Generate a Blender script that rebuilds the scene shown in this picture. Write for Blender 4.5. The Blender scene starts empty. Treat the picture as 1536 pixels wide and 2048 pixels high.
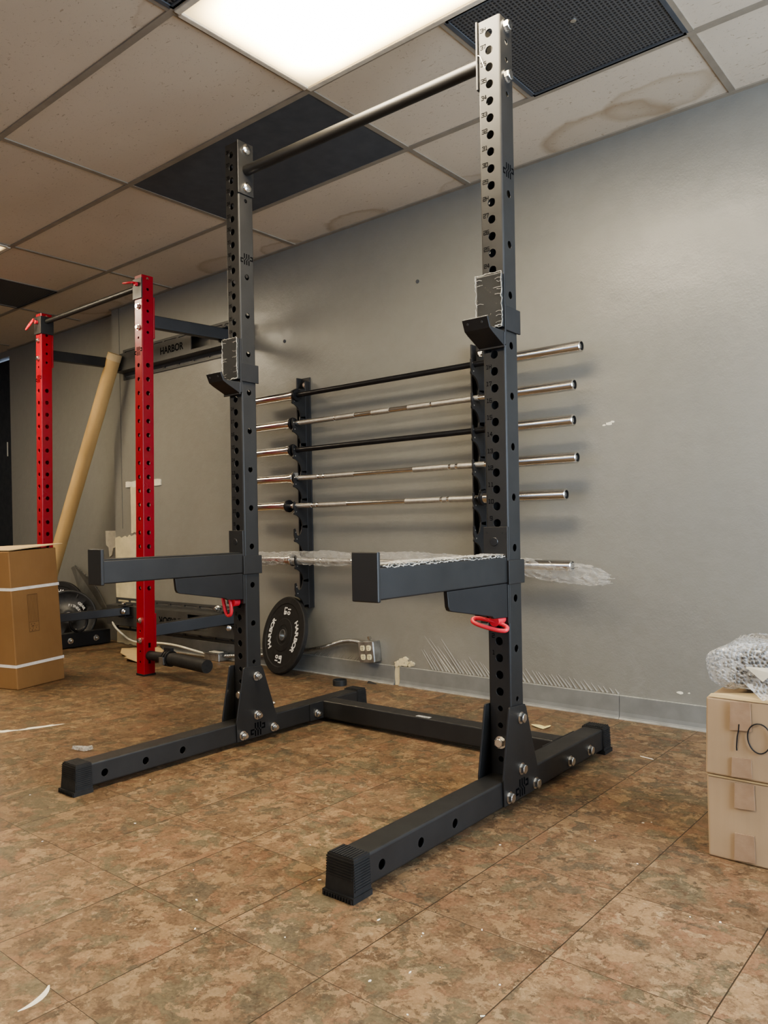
import bpy, bmesh, math, random
from mathutils import Vector, Matrix, Euler
random.seed(7)
C = bpy.context.scene.collection
PI = math.pi

# ------------------------------------------------------------------ helpers
class MB:
    """collects shapes; build() links them as one mesh object"""
    def __init__(s): s.v=[]; s.f=[]; s.m=[]; s.sm=[]
    def add(s, vs, fs, m=0, smooth=False):
        o=len(s.v); s.v += [tuple(p) for p in vs]
        for f in fs: s.f.append([i+o for i in f]); s.m.append(m); s.sm.append(smooth)
        return s
    def box(s,x0,x1,y0,y1,z0,z1,m=0):
        v=[(x,y,z) for z in (z0,z1) for y in (y0,y1) for x in (x0,x1)]
        return s.add(v,[(0,2,3,1),(4,5,7,6),(0,1,5,4),(2,6,7,3),(0,4,6,2),(1,3,7,5)],m)
    def hexa(s,bot,top,m=0):
        return s.add(list(bot)+list(top),[(3,2,1,0),(4,5,6,7),(0,1,5,4),(1,2,6,5),(2,3,7,6),(3,0,4,7)],m)
    def prism(s,poly,axis,a0,a1,m=0):
        def P(p,a):
            return (a,p[0],p[1]) if axis=='x' else (p[0],a,p[1]) if axis=='y' else (p[0],p[1],a)
        n=len(poly); area=sum(poly[i][0]*poly[(i+1)%n][1]-poly[(i+1)%n][0]*poly[i][1] for i in range(n))
        flip=(area<0) != (axis=='y')
        pl=poly[::-1] if flip else poly
        v=[P(p,a0) for p in pl]+[P(p,a1) for p in pl]
        f=[tuple(range(n-1,-1,-1)),tuple(range(n,2*n))]+[(i,(i+1)%n,n+(i+1)%n,n+i) for i in range(n)]
        return s.add(v,f,m)
    def frame(s,d):
        d=Vector(d).normalized(); a=Vector((0,0,1)) if abs(d.z)<.9 else Vector((1,0,0))
        x=a.cross(d).normalized(); y=d.cross(x); return x,y,d
    def cyl(s,p0,p1,r,seg=20,m=0,r2=None,caps=True,smooth=True,capm=None):
        p0=Vector(p0);p1=Vector(p1);x,y,d=s.frame(p1-p0); r2=r if r2 is None else r2
        v=[];
        for p,rr in ((p0,r),(p1,r2)):
            for i in range(seg):
                a=2*PI*i/seg; v.append(p+x*math.cos(a)*rr+y*math.sin(a)*rr)
        s.add(v,[(i,(i+1)%seg,seg+(i+1)%seg,seg+i) for i in range(seg)],m,smooth)
        if caps:
            s.add(v[:seg],[tuple(range(seg-1,-1,-1))],m if capm is None else capm); s.add(v[seg:],[tuple(range(seg))],m if capm is None else capm)
        return s
    def lathe(s,prof,o,d,seg=32,mats=None,m=0,smooth=True):
        """prof: list of (radius, distance along d)"""
        o=Vector(o);x,y,d=s.frame(d); v=[]
        for r,h in prof:
            for i in range(seg):
                a=2*PI*i/seg; v.append(o+d*h+x*math.cos(a)*r+y*math.sin(a)*r)
        for k in range(len(prof)-1):
            mm=mats[k] if mats else m
            s.add([v[k*seg+i] for i in range(seg)]+[v[(k+1)*seg+i] for i in range(seg)],
                  [(i,(i+1)%seg,seg+(i+1)%seg,seg+i) for i in range(seg)],mm,smooth)
        return s
    def tube(s,path,r,seg=10,m=0,closed=False,rad=None):
        path=[Vector(p) for p in path]; n=len(path); v=[]; prev=None
        for k,p in enumerate(path):
            if closed: t=path[(k+1)%n]-path[k-1]
            else: t=path[min(k+1,n-1)]-path[max(k-1,0)]
            t.normalize()
            if prev is None: x,y,_=s.frame(t)
            else:
                x=(prev-t*prev.dot(t)).normalized(); y=t.cross(x)
            prev=x; rr=rad[k] if rad else r
            for i in range(seg):
                a=2*PI*i/seg; v.append(p+x*math.cos(a)*rr+y*math.sin(a)*rr)
        f=[]
        for k in range(n if closed else n-1):
            k2=(k+1)%n
            f+=[(k*seg+i,k*seg+(i+1)%seg,k2*seg+(i+1)%seg,k2*seg+i) for i in range(seg)]
        s.add(v,f,m,True)
        if not closed:
            s.add(v[:seg],[tuple(range(seg-1,-1,-1))],m); s.add(v[-seg:],[tuple(range(seg))],m)
        return s
    def sqtube(s,axis,w,h,t,r,a0,a1,ca=0,cb=0,m=0,hollow=True):
        """rounded rectangular hollow section along an axis"""
        def ring(w,h,r):
            o=[]
            for cx,cy,st in ((w/2-r,h/2-r,0),(-w/2+r,h/2-r,1),(-w/2+r,-h/2+r,2),(w/2-r,-h/2+r,3)):
                for k in range(4):
                    a=(st+k/3)*PI/2; o.append((cx+r*math.cos(a)+ca,cy+r*math.sin(a)+cb))
            return o
        def P(p,a): return (a,p[0],p[1]) if axis=='x' else (p[1],a,p[0]) if axis=='y' else (p[0],p[1],a)
        if axis=='y': ca,cb=cb,ca; w,h=h,w
        O=ring(w,h,r); n=len(O); v=[P(p,a0) for p in O]+[P(p,a1) for p in O]
        s_=lambda a,b:[(a+i,a+(i+1)%n,b+(i+1)%n,b+i) for i in range(n)]
        if hollow:
            I=ring(w-2*t,h-2*t,max(r-t,.0012)); v+=[P(p,a0) for p in I]+[P(p,a1) for p in I]
            f=s_(0,n)+s_(3*n,2*n)+s_(2*n,0)+s_(n,3*n)
        else:
            f=s_(0,n)+[tuple(range(n-1,-1,-1)),tuple(range(n,2*n))]
        return s.add(v,f,m)
    def xf(s,M):
        s.v=[tuple(M@Vector(p)) for p in s.v]; return s
    def mesh(s,name,mats):
        me=bpy.data.meshes.new(name); me.from_pydata(s.v,[],s.f)
        for mt in (mats if isinstance(mats,(list,tuple)) else [mats]): me.materials.append(mt)
        me.polygons.foreach_set('material_index',s.m); me.polygons.foreach_set('use_smooth',s.sm)
        me.update(); return me
    def build(s,name,mats,parent=None,bevel=0,seg=2,loc=None,rot=None):
        o=bpy.data.objects.new(name,s.mesh(name,mats)); C.objects.link(o)
        if parent: o.parent=parent
        if loc is not None: o.location=loc
        if rot is not None: o.rotation_euler=rot
        if bevel:
            b=o.modifiers.new('Bevel','BEVEL'); b.width=bevel; b.segments=seg; b.limit_method='ANGLE'; b.angle_limit=.6; b.harden_normals=False
        return o

def tag(o,label=None,cat=None,group=None,kind=None):
    if label: o['label']=label
    if cat: o['category']=cat
    if group: o['group']=group
    if kind: o['kind']=kind
    return o
def thing(name,label,cat,loc=(0,0,0),rot=(0,0,0),group=None):
    o=bpy.data.objects.new(name,None); C.objects.link(o); o.location=loc; o.rotation_euler=rot; o.empty_display_size=.1
    return tag(o,label,cat,group)
def dup(root,loc=None,rot=None,label=None,group=None):
    r=root.copy(); C.objects.link(r)
    if loc is not None: r.location=loc
    if rot is not None: r.rotation_euler=rot
    if label: r['label']=label
    if group: r['group']=group
    for ch in list(root.children):
        c=ch.copy(); C.objects.link(c); c.parent=r
        for g in list(ch.children):
            d=g.copy(); C.objects.link(d); d.parent=c
    return r
def evaluated(o):
    dg=bpy.context.evaluated_depsgraph_get(); me=bpy.data.meshes.new_from_object(o.evaluated_get(dg)); return me
def cut(me,cutters):
    """subtract each cutter MB in turn from mesh me, return the new mesh"""
    for mb in cutters:
        a=bpy.data.objects.new('work',me); C.objects.link(a)
        b=bpy.data.objects.new('work_cut',mb.mesh('work_cut',me.materials[0])); C.objects.link(b)
        md=a.modifiers.new('b','BOOLEAN'); md.operation='DIFFERENCE'; md.object=b; md.solver='EXACT'
        bpy.context.view_layer.update()
        me2=evaluated(a); bpy.data.objects.remove(a); bpy.data.objects.remove(b); me=me2
    return me
def append_mb(me,mb):
    """append the shapes of an MB to a mesh (keeps material indices)"""
    bm=bmesh.new(); bm.from_mesh(me); vs=[bm.verts.new(p) for p in mb.v]
    for f,m,s in zip(mb.f,mb.m,mb.sm):
        try:
            fc=bm.faces.new([vs[i] for i in f]); fc.material_index=m; fc.smooth=s
        except ValueError: pass
    bm.to_mesh(me); bm.free(); return me
def text_mb(txt,size,M,m=0,bold=0.0,depth=.0004,sx=1.0):
    """lettering as a thin raised mesh; local text plane x right, y up, z out; M places it"""
    cu=bpy.data.curves.new('t','FONT'); cu.body=txt; cu.size=size; cu.align_x='CENTER'; cu.align_y='CENTER'; cu.extrude=depth; cu.offset=bold; cu.resolution_u=3
    o=bpy.data.objects.new('t',cu); C.objects.link(o); bpy.context.view_layer.update()
    me=evaluated(o); mb=MB()
    mb.add([M@Vector((v.co.x*sx,v.co.y,v.co.z)) for v in me.vertices],[tuple(p.vertices) for p in me.polygons],m)
    bpy.data.objects.remove(o); bpy.data.curves.remove(cu); bpy.data.meshes.remove(me); return mb
def merge(a,b):
    a.add(b.v,b.f); n=len(b.f); a.m[-n:]=b.m; a.sm[-n:]=b.sm; return a
def basis(o,x,y,z):
    return Matrix(((x[0],y[0],z[0],o[0]),(x[1],y[1],z[1],o[1]),(x[2],y[2],z[2],o[2]),(0,0,0,1)))

# ------------------------------------------------------------------ materials
def newmat(name):
    m=bpy.data.materials.new(name); m.use_nodes=True; nt=m.node_tree; b=nt.nodes['Principled BSDF']; return m,nt,b
class N:
    def __init__(s,nt): s.nt=nt
    def n(s,t,**k):
        nd=s.nt.nodes.new(t)
        for a,b in k.items(): setattr(nd,a,b)
        return nd
    def L(s,a,b): s.nt.links.new(a,b)
    def coord(s): return s.n('ShaderNodeTexCoord').outputs['Object']
    def noise(s,vec,scale,detail=4,rough=.55,dist=0.0):
        nd=s.n('ShaderNodeTexNoise'); nd.inputs['Scale'].default_value=scale; nd.inputs['Detail'].default_value=detail
        nd.inputs['Roughness'].default_value=rough; nd.inputs['Distortion'].default_value=dist
        if vec is not None: s.L(vec,nd.inputs['Vector'])
        return nd.outputs['Fac']
    def ramp(s,fac,stops,interp='LINEAR'):
        nd=s.n('ShaderNodeValToRGB'); nd.color_ramp.interpolation=interp; e=nd.color_ramp.elements
        while len(e)<len(stops): e.new(.5)
        for el,(p,c) in zip(e,stops):
            el.position=p; el.color=(c,c,c,1) if not isinstance(c,tuple) else (*c,1)
        s.L(fac,nd.inputs['Fac']); return nd.outputs['Color']
    def mix(s,fac,a,b,mode='MIX'):
        nd=s.n('ShaderNodeMix',data_type='RGBA',blend_type=mode)
        for idx,val in ((0,fac),(6,a),(7,b)):
            if hasattr(val,'is_linked'): s.L(val,nd.inputs[idx])
            elif idx==0: nd.inputs[0].default_value=val
            else: nd.inputs[idx].default_value=(*val,1)
        return nd.outputs[2]
    def math(s,op,a,b=None,clamp=False):
        nd=s.n('ShaderNodeMath',operation=op); nd.use_clamp=clamp
        for i,v in enumerate((a,b)):
            if v is None: continue
            if hasattr(v,'is_linked'): s.L(v,nd.inputs[i])
            else: nd.inputs[i].default_value=v
        return nd.outputs[0]
    def bump(s,h,strength,dist,b,normal=None):
        nd=s.n('ShaderNodeBump'); nd.inputs['Strength'].default_value=strength; nd.inputs['Distance'].default_value=dist
        s.L(h,nd.inputs['Height'])
        if normal: s.L(normal,nd.inputs['Normal'])
        if b: s.L(nd.outputs['Normal'],b.inputs['Normal'])
        return nd.outputs['Normal']
def simple(name,col,rough=.5,metal=0.0,var=.12,scale=30,bump=.0,bs=300,spec=.5,coat=0):
    m,nt,b=newmat(name); g=N(nt); co=g.coord()
    f=g.noise(co,scale,5); lo=tuple(c*(1-var) for c in col); hi=tuple(min(1,c*(1+var)) for c in col)
    g.L(g.ramp(f,[(.3,lo),(.7,hi)]),b.inputs['Base Color'])
    b.inputs['Metallic'].default_value=metal; b.inputs['Specular IOR Level'].default_value=spec
    b.inputs['Coat Weight'].default_value=coat
    g.L(g.ramp(g.noise(co,scale*.6,4),[(.3,max(0,rough-.06)),(.7,min(1,rough+.06))]),b.inputs['Roughness'])
    if bump: g.bump(g.noise(co,bs,2),bump,.001,b)
    return m

M={}
M['steel']=simple('black_powder_coat',(.019,.0185,.018),.45,0,.15,12,.25,900,spec=.60)
M['steel_dark']=simple('black_satin_steel',(.018,.018,.019),.42,0,.15,12,.2,700)
M['stringer']=simple('charcoal_powder_coat',(.075,.074,.070),.42,0,.15,10,.2,700,spec=.4)
M['slot_dark']=simple('painted_slot_shade',(.006,.006,.007),.9,spec=.03)  # near-black paint for the shade inside cut-through numbers and slots
M['rubber']=simple('black_rubber',(.022,.021,.020),.62,0,.2,40,.3,400,spec=.35)
M['uhmw']=simple('black_plastic_liner',(.020,.021,.021),.5,0,.2,30)
M['chrome']=simple('polished_chrome',(.78,.77,.75),.17,1,.05,6)
M['knurl']=simple('knurled_chrome',(.62,.61,.58),.36,1,.1,60,.8,1800)
M['blackbar']=simple('black_oxide_shaft',(.03,.03,.033),.34,.6,.15,30)
M['zinc']=simple('zinc_plated_bolt',(.72,.71,.68),.25,1,.1,40)
M['galv']=simple('galvanised_steel',(.52,.52,.5),.38,1,.25,25)
M['red']=simple('red_powder_coat',(.33,.010,.020),.33,0,.08,10,.15,900)
M['pin']=simple('coral_red_plastic',(.78,.055,.075),.34,0,.06,20)
M['white_paint']=simple('white_lettering',(.75,.74,.70),.55)
M['grey_paint']=simple('faded_lettering',(.42,.41,.38),.55)
M['iron']=simple('grey_cast_iron',(.045,.045,.044),.45,.3,.25,30,.5,250)
M['cream']=simple('exposed_cream_plaster',(.62,.55,.37),.8,0,.15,9,.6,60)
M['tape']=simple('pale_tape',(.70,.66,.54),.6,0,.1,30)
M['ivory']=simple('ivory_receptacle',(.72,.66,.44),.4)
M['strap']=simple('white_strap',(.80,.77,.73),.4)
M['dark_door']=simple('dark_navy_panel',(.012,.014,.020),.45)
M['dark_panel']=simple('dark_charcoal_panel',(.075,.080,.088),.8,0,.12,14)
M['grid']=simple('ceiling_grid_metal',(.27,.235,.185),.6,0,.1,12)
M['chip']=simple('pale_paint_chip',(.78,.74,.62),.7)
M['yellow']=simple('pale_yellow_scrap',(.72,.62,.28),.7)
M['torn']=simple('grey_vinyl_sheet',(.13,.125,.11),.5,0,.3,8,.4,40)
M['marker']=simple('black_marker_ink',(.012,.012,.014),.5)
M['stamp']=simple('brown_stamp_ink',(.11,.06,.025),.8)
M['wht_mark']=simple('white_scuff',(.6,.6,.58),.6)

def cardboard(name,col,dark):
    m,nt,b=newmat(name); g=N(nt); co=g.coord()
    mp=g.n('ShaderNodeMapping'); mp.inputs['Scale'].default_value=(90,90,2.5); g.L(co,mp.inputs['Vector'])
    fl=g.noise(mp.outputs['Vector'],1,2); big=g.noise(co,4,5)
    c1=g.ramp(big,[(.3,dark),(.7,col)]); c2=g.mix(g.math('MULTIPLY',fl,.35),c1,tuple(x*.75 for x in col))
    g.L(c2,b.inputs['Base Color']); b.inputs['Roughness'].default_value=.72; b.inputs['Specular IOR Level'].default_value=.25
    g.bump(g.math('ADD',fl,g.math('MULTIPLY',big,1.5)),.25,.002,b); return m
M['card']=cardboard('brown_cardboard',(.30,.175,.078),(.25,.143,.062))
M['card_top']=cardboard('light_cardboard',(.60,.46,.26),(.52,.39,.22))
M['card_pale']=cardboard('pale_tan_cardboard',(.50,.375,.250),(.44,.325,.212))
M['tubecard']=cardboard('paper_tube',(.52,.36,.17),(.46,.31,.14))
m,nt,b=newmat('clear_packing_tape'); g=N(nt); co=g.coord()
g.L(g.ramp(g.noise(co,25,5),[(.3,(.36,.25,.17)),(.7,(.43,.31,.215))]),b.inputs['Base Color']); b.inputs['Roughness'].default_value=.22
g.bump(g.noise(co,60,3),.3,.002,b); M['ptape']=m

# grey semi-gloss wall paint
def wallmat(name,col):
    m,nt,b=newmat(name); g=N(nt); co=g.coord()
    big=g.noise(co,.9,5); fine=g.noise(co,14,5)
    c=g.ramp(g.math('ADD',g.math('MULTIPLY',big,.6),g.math('MULTIPLY',fine,.4)),[(.35,tuple(x*.93 for x in col)),(.65,tuple(x*1.05 for x in col))])
    # scuffs and repairs near the base of the wall
    sx=g.n('ShaderNodeSeparateXYZ'); g.L(co,sx.inputs[0])
    low=g.ramp(sx.outputs['Z'],[(.0,1.0),(.42,0.0)])
    sm=g.ramp(g.noise(co,5,8,.7,1.2),[(.52,0.0),(.66,1.0)])
    c=g.mix(g.math('MULTIPLY',g.math('MULTIPLY',low,sm),.35),c,tuple(min(1,x*1.5) for x in col))
    g.L(c,b.inputs['Base Color'])
    g.L(g.ramp(g.noise(co,3,4),[(.3,.30),(.7,.40)]),b.inputs['Roughness']); b.inputs['Specular IOR Level'].default_value=.6
    n1=g.bump(g.noise(co,120,4,.6),.22,.0025,None)
    n2=g.bump(g.noise(co,16,5,.6),.16,.012,None,n1)
    g.bump(g.noise(co,2.2,3),.10,.06,b,n2); return m
M['wall']=wallmat('grey_semigloss_wall',(.235,.226,.200))
M['wall2']=wallmat('grey_side_wall',(.30,.30,.29))
M['base']=simple('grey_vinyl_base',(.20,.20,.19),.42,0,.12,10,.3,60)
M['base_lip']=simple('pale_base_lip',(.40,.39,.35),.5,0,.25,20)

# ceiling tile with fissures and water stains
m,nt,b=newmat('mineral_ceiling_tile'); g=N(nt); co=g.coord()
fis=g.ramp(g.noise(co,85,3,.6,.8),[(.30,0.0),(.37,1.0)]); mp=g.n('ShaderNodeMapping'); mp.inputs['Scale'].default_value=(30,85,1); g.L(co,mp.inputs['Vector'])
fis2=g.ramp(g.noise(mp.outputs['Vector'],1,3,.6,.6),[(.29,0.0),(.34,1.0)])
big=g.noise(co,1.3,4)
base=g.ramp(big,[(.3,(.53,.462,.368)),(.7,(.59,.518,.418))])
c=g.mix(g.math('MULTIPLY',fis,fis2),(.40,.335,.255),base)
warp=g.n('ShaderNodeMix',data_type='VECTOR'); warp.inputs[0].default_value=.09
nz=g.n('ShaderNodeTexNoise'); nz.inputs['Scale'].default_value=7; nz.inputs['Detail'].default_value=6; g.L(co,nz.inputs['Vector'])
g.L(co,warp.inputs[4]); g.L(nz.outputs['Color'],warp.inputs[5]); wv=warp.outputs[1]
for (sx,sy,rx,ry,k) in ((-.60,-.06,.28,.17,.75),(-.32,-.17,.22,.12,.55),(-2.02,-.05,.21,.10,.7),(-2.62,-.03,.16,.09,.6),(-3.1,-.05,.22,.14,.6),(-4.55,-.10,.24,.12,.55),(-4.1,-.04,.12,.08,.4),(-1.33,-.03,.14,.07,.45),(-1.35,-1.75,.10,.05,.35)):
    mm=g.n('ShaderNodeMapping'); mm.vector_type='POINT'
    # the warp pulls every coordinate 9 percent toward the noise mean
    mm.inputs['Location'].default_value=(-(sx*.91+.045)/rx,-(sy*.91+.045)/ry,0); mm.inputs['Scale'].default_value=(1/rx,1/ry,0); g.L(wv,mm.inputs['Vector'])
    ln=g.n('ShaderNodeVectorMath',operation='LENGTH'); g.L(mm.outputs['Vector'],ln.inputs[0]); d=ln.outputs['Value']
    rim=g.ramp(d,[(.0,.25),(.62,.35),(.86,1.0),(.93,.5),(1.0,0.0)])
    c=g.mix(g.math('MULTIPLY',rim,k*.75),c,(.30,.215,.125))
g.L(c,b.inputs['Base Color']); b.inputs['Roughness'].default_value=.9; b.inputs['Specular IOR Level'].default_value=.2
g.bump(g.math('MULTIPLY',fis,fis2),.35,.003,b); M['tile']=m

# perforated return-air grille
m,nt,b=newmat('perforated_dark_grille'); g=N(nt); co=g.coord()
w1=g.n('ShaderNodeTexWave',wave_type='BANDS',bands_direction='X'); w1.inputs['Scale'].default_value=22; g.L(co,w1.inputs['Vector'])
w2=g.n('ShaderNodeTexWave',wave_type='BANDS',bands_direction='Y'); w2.inputs['Scale'].default_value=22; g.L(co,w2.inputs['Vector'])
f=g.math('MULTIPLY',w1.outputs['Fac'],w2.outputs['Fac'])
g.L(g.mix(g.ramp(f,[(.15,0.0),(.5,1.0)]),(.085,.085,.085),(.016,.016,.018)),b.inputs['Base Color']); b.inputs['Roughness'].default_value=.55
g.bump(f,.5,.003,b); M['grille']=m

# light diffuser: brighter along the tubes, yellower at the rim
m,nt,b=newmat('lit_acrylic_diffuser'); g=N(nt); co=g.coord(); sx=g.n('ShaderNodeSeparateXYZ'); g.L(co,sx.inputs[0])
ex=g.ramp(g.math('ABSOLUTE',sx.outputs['X']),[(.42,1.0),(.53,.30),(.588,.03)]); ey=g.ramp(g.math('ABSOLUTE',sx.outputs['Y']),[(.15,1.0),(.24,.30),(.284,.03)])
e=g.math('MULTIPLY',ex,ey); cc=g.mix(e,(1,.72,.32),(1,.87,.66))
g.L(cc,b.inputs['Emission Color']); st=g.math('ADD',g.math('MULTIPLY',e,40.0),.9); g.L(st,b.inputs['Emission Strength'])
b.inputs['Base Color'].default_value=(.8,.76,.66,1); b.inputs['Roughness'].default_value=.4; M['diffuser']=m
M['fixture']=simple('pale_fixture_frame',(.56,.51,.42),.5)

# slate pattern vinyl tile
m,nt,b=newmat('slate_look_vinyl'); g=N(nt); co=g.coord()
TX,TY=.3055,.3335
sp=g.n('ShaderNodeSeparateXYZ'); g.L(co,sp.inputs[0])
ux=g.math('DIVIDE',g.math('SUBTRACT',sp.outputs['X'],.045),TX); uy=g.math('DIVIDE',g.math('ADD',sp.outputs['Y'],1.848),TY)
cx=g.math('FLOOR',ux); cy=g.math('FLOOR',uy); fx=g.math('FRACT',ux); fy=g.math('FRACT',uy)
cell=g.n('ShaderNodeCombineXYZ'); g.L(cx,cell.inputs[0]); g.L(cy,cell.inputs[1])
wn=g.n('ShaderNodeTexWhiteNoise',noise_dimensions='2D'); g.L(cell.outputs[0],wn.inputs['Vector'])
off=g.n('ShaderNodeVectorMath',operation='MULTIPLY'); g.L(wn.outputs['Color'],off.inputs[0]); off.inputs[1].default_value=(9,9,9)
vv=g.n('ShaderNodeVectorMath',operation='ADD'); g.L(co,vv.inputs[0]); g.L(off.outputs[0],vv.inputs[1]); v=vv.outputs[0]
# flow-warped coordinates give ragged flakes
def warp(vec,scale,amp,rough=.68):
    wz=g.n('ShaderNodeTexNoise'); wz.inputs['Scale'].default_value=scale; wz.inputs['Detail'].default_value=8; wz.inputs['Roughness'].default_value=rough; g.L(vec,wz.inputs['Vector'])
    ws=g.n('ShaderNodeVectorMath',operation='MULTIPLY_ADD'); g.L(wz.outputs['Color'],ws.inputs[0]); ws.inputs[1].default_value=(amp,)*3; g.L(vec,ws.inputs[2]); return ws.outputs[0]
w=warp(v,7,.13); w2=warp(v,16,.07,.72)
n1=g.noise(w,10,9,.66,.4); n3=g.noise(w2,34,8,.72,.5); n4=g.noise(v,140,5,.65)
c=g.ramp(n1,[(.30,(.150,.082,.034)),(.42,(.245,.138,.058)),(.50,(.30,.178,.078)),(.60,(.36,.228,.104)),(.72,(.27,.165,.075))])
def flake(c,vec,scale,thr,col,amt,edge=.55,dist=.5,seed=0.0):
    f=g.noise(vec,scale,8,.62,dist) if not seed else g.noise(shift(vec,seed),scale,8,.62,dist)
    c=g.mix(g.math('MULTIPLY',g.ramp(f,[(thr-.012,0.0),(thr+.012,1.0)]),amt),c,col)
    return g.mix(g.math('MULTIPLY',g.ramp(f,[(thr-.03,0.0),(thr-.004,1.0),(thr+.004,.0)]),edge),c,tuple(x*.32 for x in col))
def shift(vec,d):
    a=g.n('ShaderNodeVectorMath',operation='ADD'); g.L(vec,a.inputs[0]); a.inputs[1].default_value=(d,d*1.7,d*.6); return a.outputs[0]
c=flake(c,w,8.5,.535,(.35,.165,.062),.80,.35,seed=3.1)
c=flake(c,w,7.0,.555,(.185,.175,.100),.88,.4,seed=7.7)
c=flake(c,w2,13,.560,(.47,.300,.125),.85,.55,seed=12.3)
c=flake(c,w,11,.595,(.120,.115,.080),.85,.45,seed=17.9)
c=flake(c,w2,17,.590,(.145,.078,.034),.8,.2,seed=23.3)
c=flake(c,w2,21,.600,(.52,.37,.185),.75,.4,seed=29.1)
c=flake(c,w2,30,.625,(.070,.046,.026),.8,.0,seed=35.7)
c=flake(c,w2,44,.640,(.60,.46,.26),.7,.2,seed=41.1)
c=g.mix(.28,c,g.ramp(n3,[(.3,(.075,.045,.022)),(.5,(.28,.17,.08)),(.7,(.56,.40,.21))]))
c=g.mix(.14,c,g.ramp(n4,[(.32,(.02,.014,.008)),(.68,(.66,.50,.30))]))
tint=g.ramp(wn.outputs['Value'],[(0,.86),(1,1.10)]); c=g.mix(1.0,c,tint,'MULTIPLY')
ex=g.math('MULTIPLY',g.math('MINIMUM',fx,g.math('SUBTRACT',1,fx)),TX); ey=g.math('MULTIPLY',g.math('MINIMUM',fy,g.math('SUBTRACT',1,fy)),TY)
sv=g.math('ADD',.0011,g.math('MULTIPLY',g.noise(co,2.5,3),.0004))
sx_=g.math('LESS_THAN',ex,g.math('MULTIPLY',sv,1.0)); sy_=g.math('LESS_THAN',ey,g.math('MULTIPLY',sv,.55)); seam=g.math('MAXIMUM',sx_,sy_)
c=g.mix(g.math('MULTIPLY',seam,.8),c,(.035,.022,.012))
hs=g.n('ShaderNodeHueSaturation'); hs.inputs['Saturation'].default_value=.82; hs.inputs['Value'].default_value=.76
bc=g.n('ShaderNodeGamma'); bc.inputs['Gamma'].default_value=1.22; g.L(c,bc.inputs['Color']); g.L(bc.outputs[0],hs.inputs['Color'])
g.L(hs.outputs[0],b.inputs['Base Color'])
g.L(g.ramp(n1,[(.3,.40),(.7,.54)]),b.inputs['Roughness']); b.inputs['Specular IOR Level'].default_value=.42
hh=g.math('SUBTRACT',g.math('ADD',g.math('MULTIPLY',n1,1.0),g.math('MULTIPLY',n3,.5)),g.math('MULTIPLY',seam,.6))
g.bump(hh,.28,.004,b); M['floor']=m

# crinkled clear film
def film(name,alpha,scale,white,rough=.12,edge=.35):
    m,nt,b=newmat(name); g=N(nt); co=g.coord()
    b.inputs['Base Color'].default_value=(*white,1); b.inputs['Roughness'].default_value=rough; b.inputs['Specular IOR Level'].default_value=.9
    f=g.noise(co,scale,6,.6,1.5)
    g.bump(f,.9,.02,b)
    tr=g.n('ShaderNodeBsdfTransparent'); mx=g.n('ShaderNodeMixShader'); lw=g.n('ShaderNodeLayerWeight'); lw.inputs['Blend'].default_value=.35
    a=g.math('ADD',g.math('MULTIPLY',lw.outputs['Facing'],edge),g.ramp(f,[(.35,alpha*.5),(.62,alpha*1.2),(.72,alpha*2.6)]),True)
    g.L(a,mx.inputs[0]); g.L(tr.outputs[0],mx.inputs[1]); g.L(b.outputs[0],mx.inputs[2]); g.L(mx.outputs[0],nt.nodes['Material Output'].inputs['Surface']); return m
M['film']=film('clear_plastic_film',.17,30,(.82,.80,.74))
M['film_edge']=film('glint_white_film',.55,90,(.9,.88,.8),.2)  # whitened film, the shine of clear plastic put into its colour
m,nt,b=newmat('bubble_wrap'); g=N(nt); co=g.coord()
vo=g.n('ShaderNodeTexVoronoi'); vo.inputs['Scale'].default_value=120; g.L(co,vo.inputs['Vector'])
b.inputs['Base Color'].default_value=(.80,.80,.78,1); b.inputs['Roughness'].default_value=.13; b.inputs['Specular IOR Level'].default_value=.9
g.bump(g.ramp(vo.outputs['Distance'],[(.0,1.0),(.7,0.0)]),.9,.01,b)
tr=g.n('ShaderNodeBsdfTransparent'); mx=g.n('ShaderNodeMixShader'); a=g.ramp(vo.outputs['Distance'],[(.1,.12),(.55,.48)]); g.L(a,mx.inputs[0])
g.L(tr.outputs[0],mx.inputs[1]); g.L(b.outputs[0],mx.inputs[2]); g.L(mx.outputs[0],nt.nodes['Material Output'].inputs['Surface']); M['bubble']=m

# ------------------------------------------------------------------ room shell
H=2.507; XL,XR,YF=-7.4,2.1,-7.0; XS=-4.535; REC=.07
def struct(mb,name,mat,**k): return tag(mb.build(name,mat,**k),kind='structure')
struct(MB().box(XL-.1,XR+.1,YF-.1,.25,-.08,0),'floor',M['floor'])
struct(MB().box(XL-.1,XR+.1,YF-.1,.25,H,H+.06),'ceiling',M['tile'])
struct(MB().box(XS,XR,0,.2,0,H),'wall_back',M['wall'])
struct(MB().box(-6.36,XS,REC,.2,0,H).box(XL,-6.36,REC,.2,2.45,H),'wall_recess',M['wall'])
struct(MB().box(XL-.1,XL,YF,.2,0,H),'wall_left',M['wall2'])
FX0,FX1=-5.2,1.8
struct(MB().box(XL,FX0,YF-.1,YF,0,H).box(FX1,XR,YF-.1,YF,0,H).box(FX0,FX1,YF-.1,YF,0,.35).box(FX0,FX1,YF-.1,YF,2.4,H),'wall_front',M['wall2'])
wf=MB()
for k in range(5): wf.box(FX0+(FX1-FX0-.05)*k/4,FX0+(FX1-FX0-.05)*k/4+.05,YF-.08,YF-.02,.35,2.4)
wf.box(FX0,FX1,YF-.08,YF-.02,.35,.40).box(FX0,FX1,YF-.08,YF-.02,2.35,2.4)
struct(wf,'added_front_window',M['galv'])  # added window opening, lets the front fill light into the room
WY0,WY1,WZ0,WZ1=-2.7,-.25,.45,2.40
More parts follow.
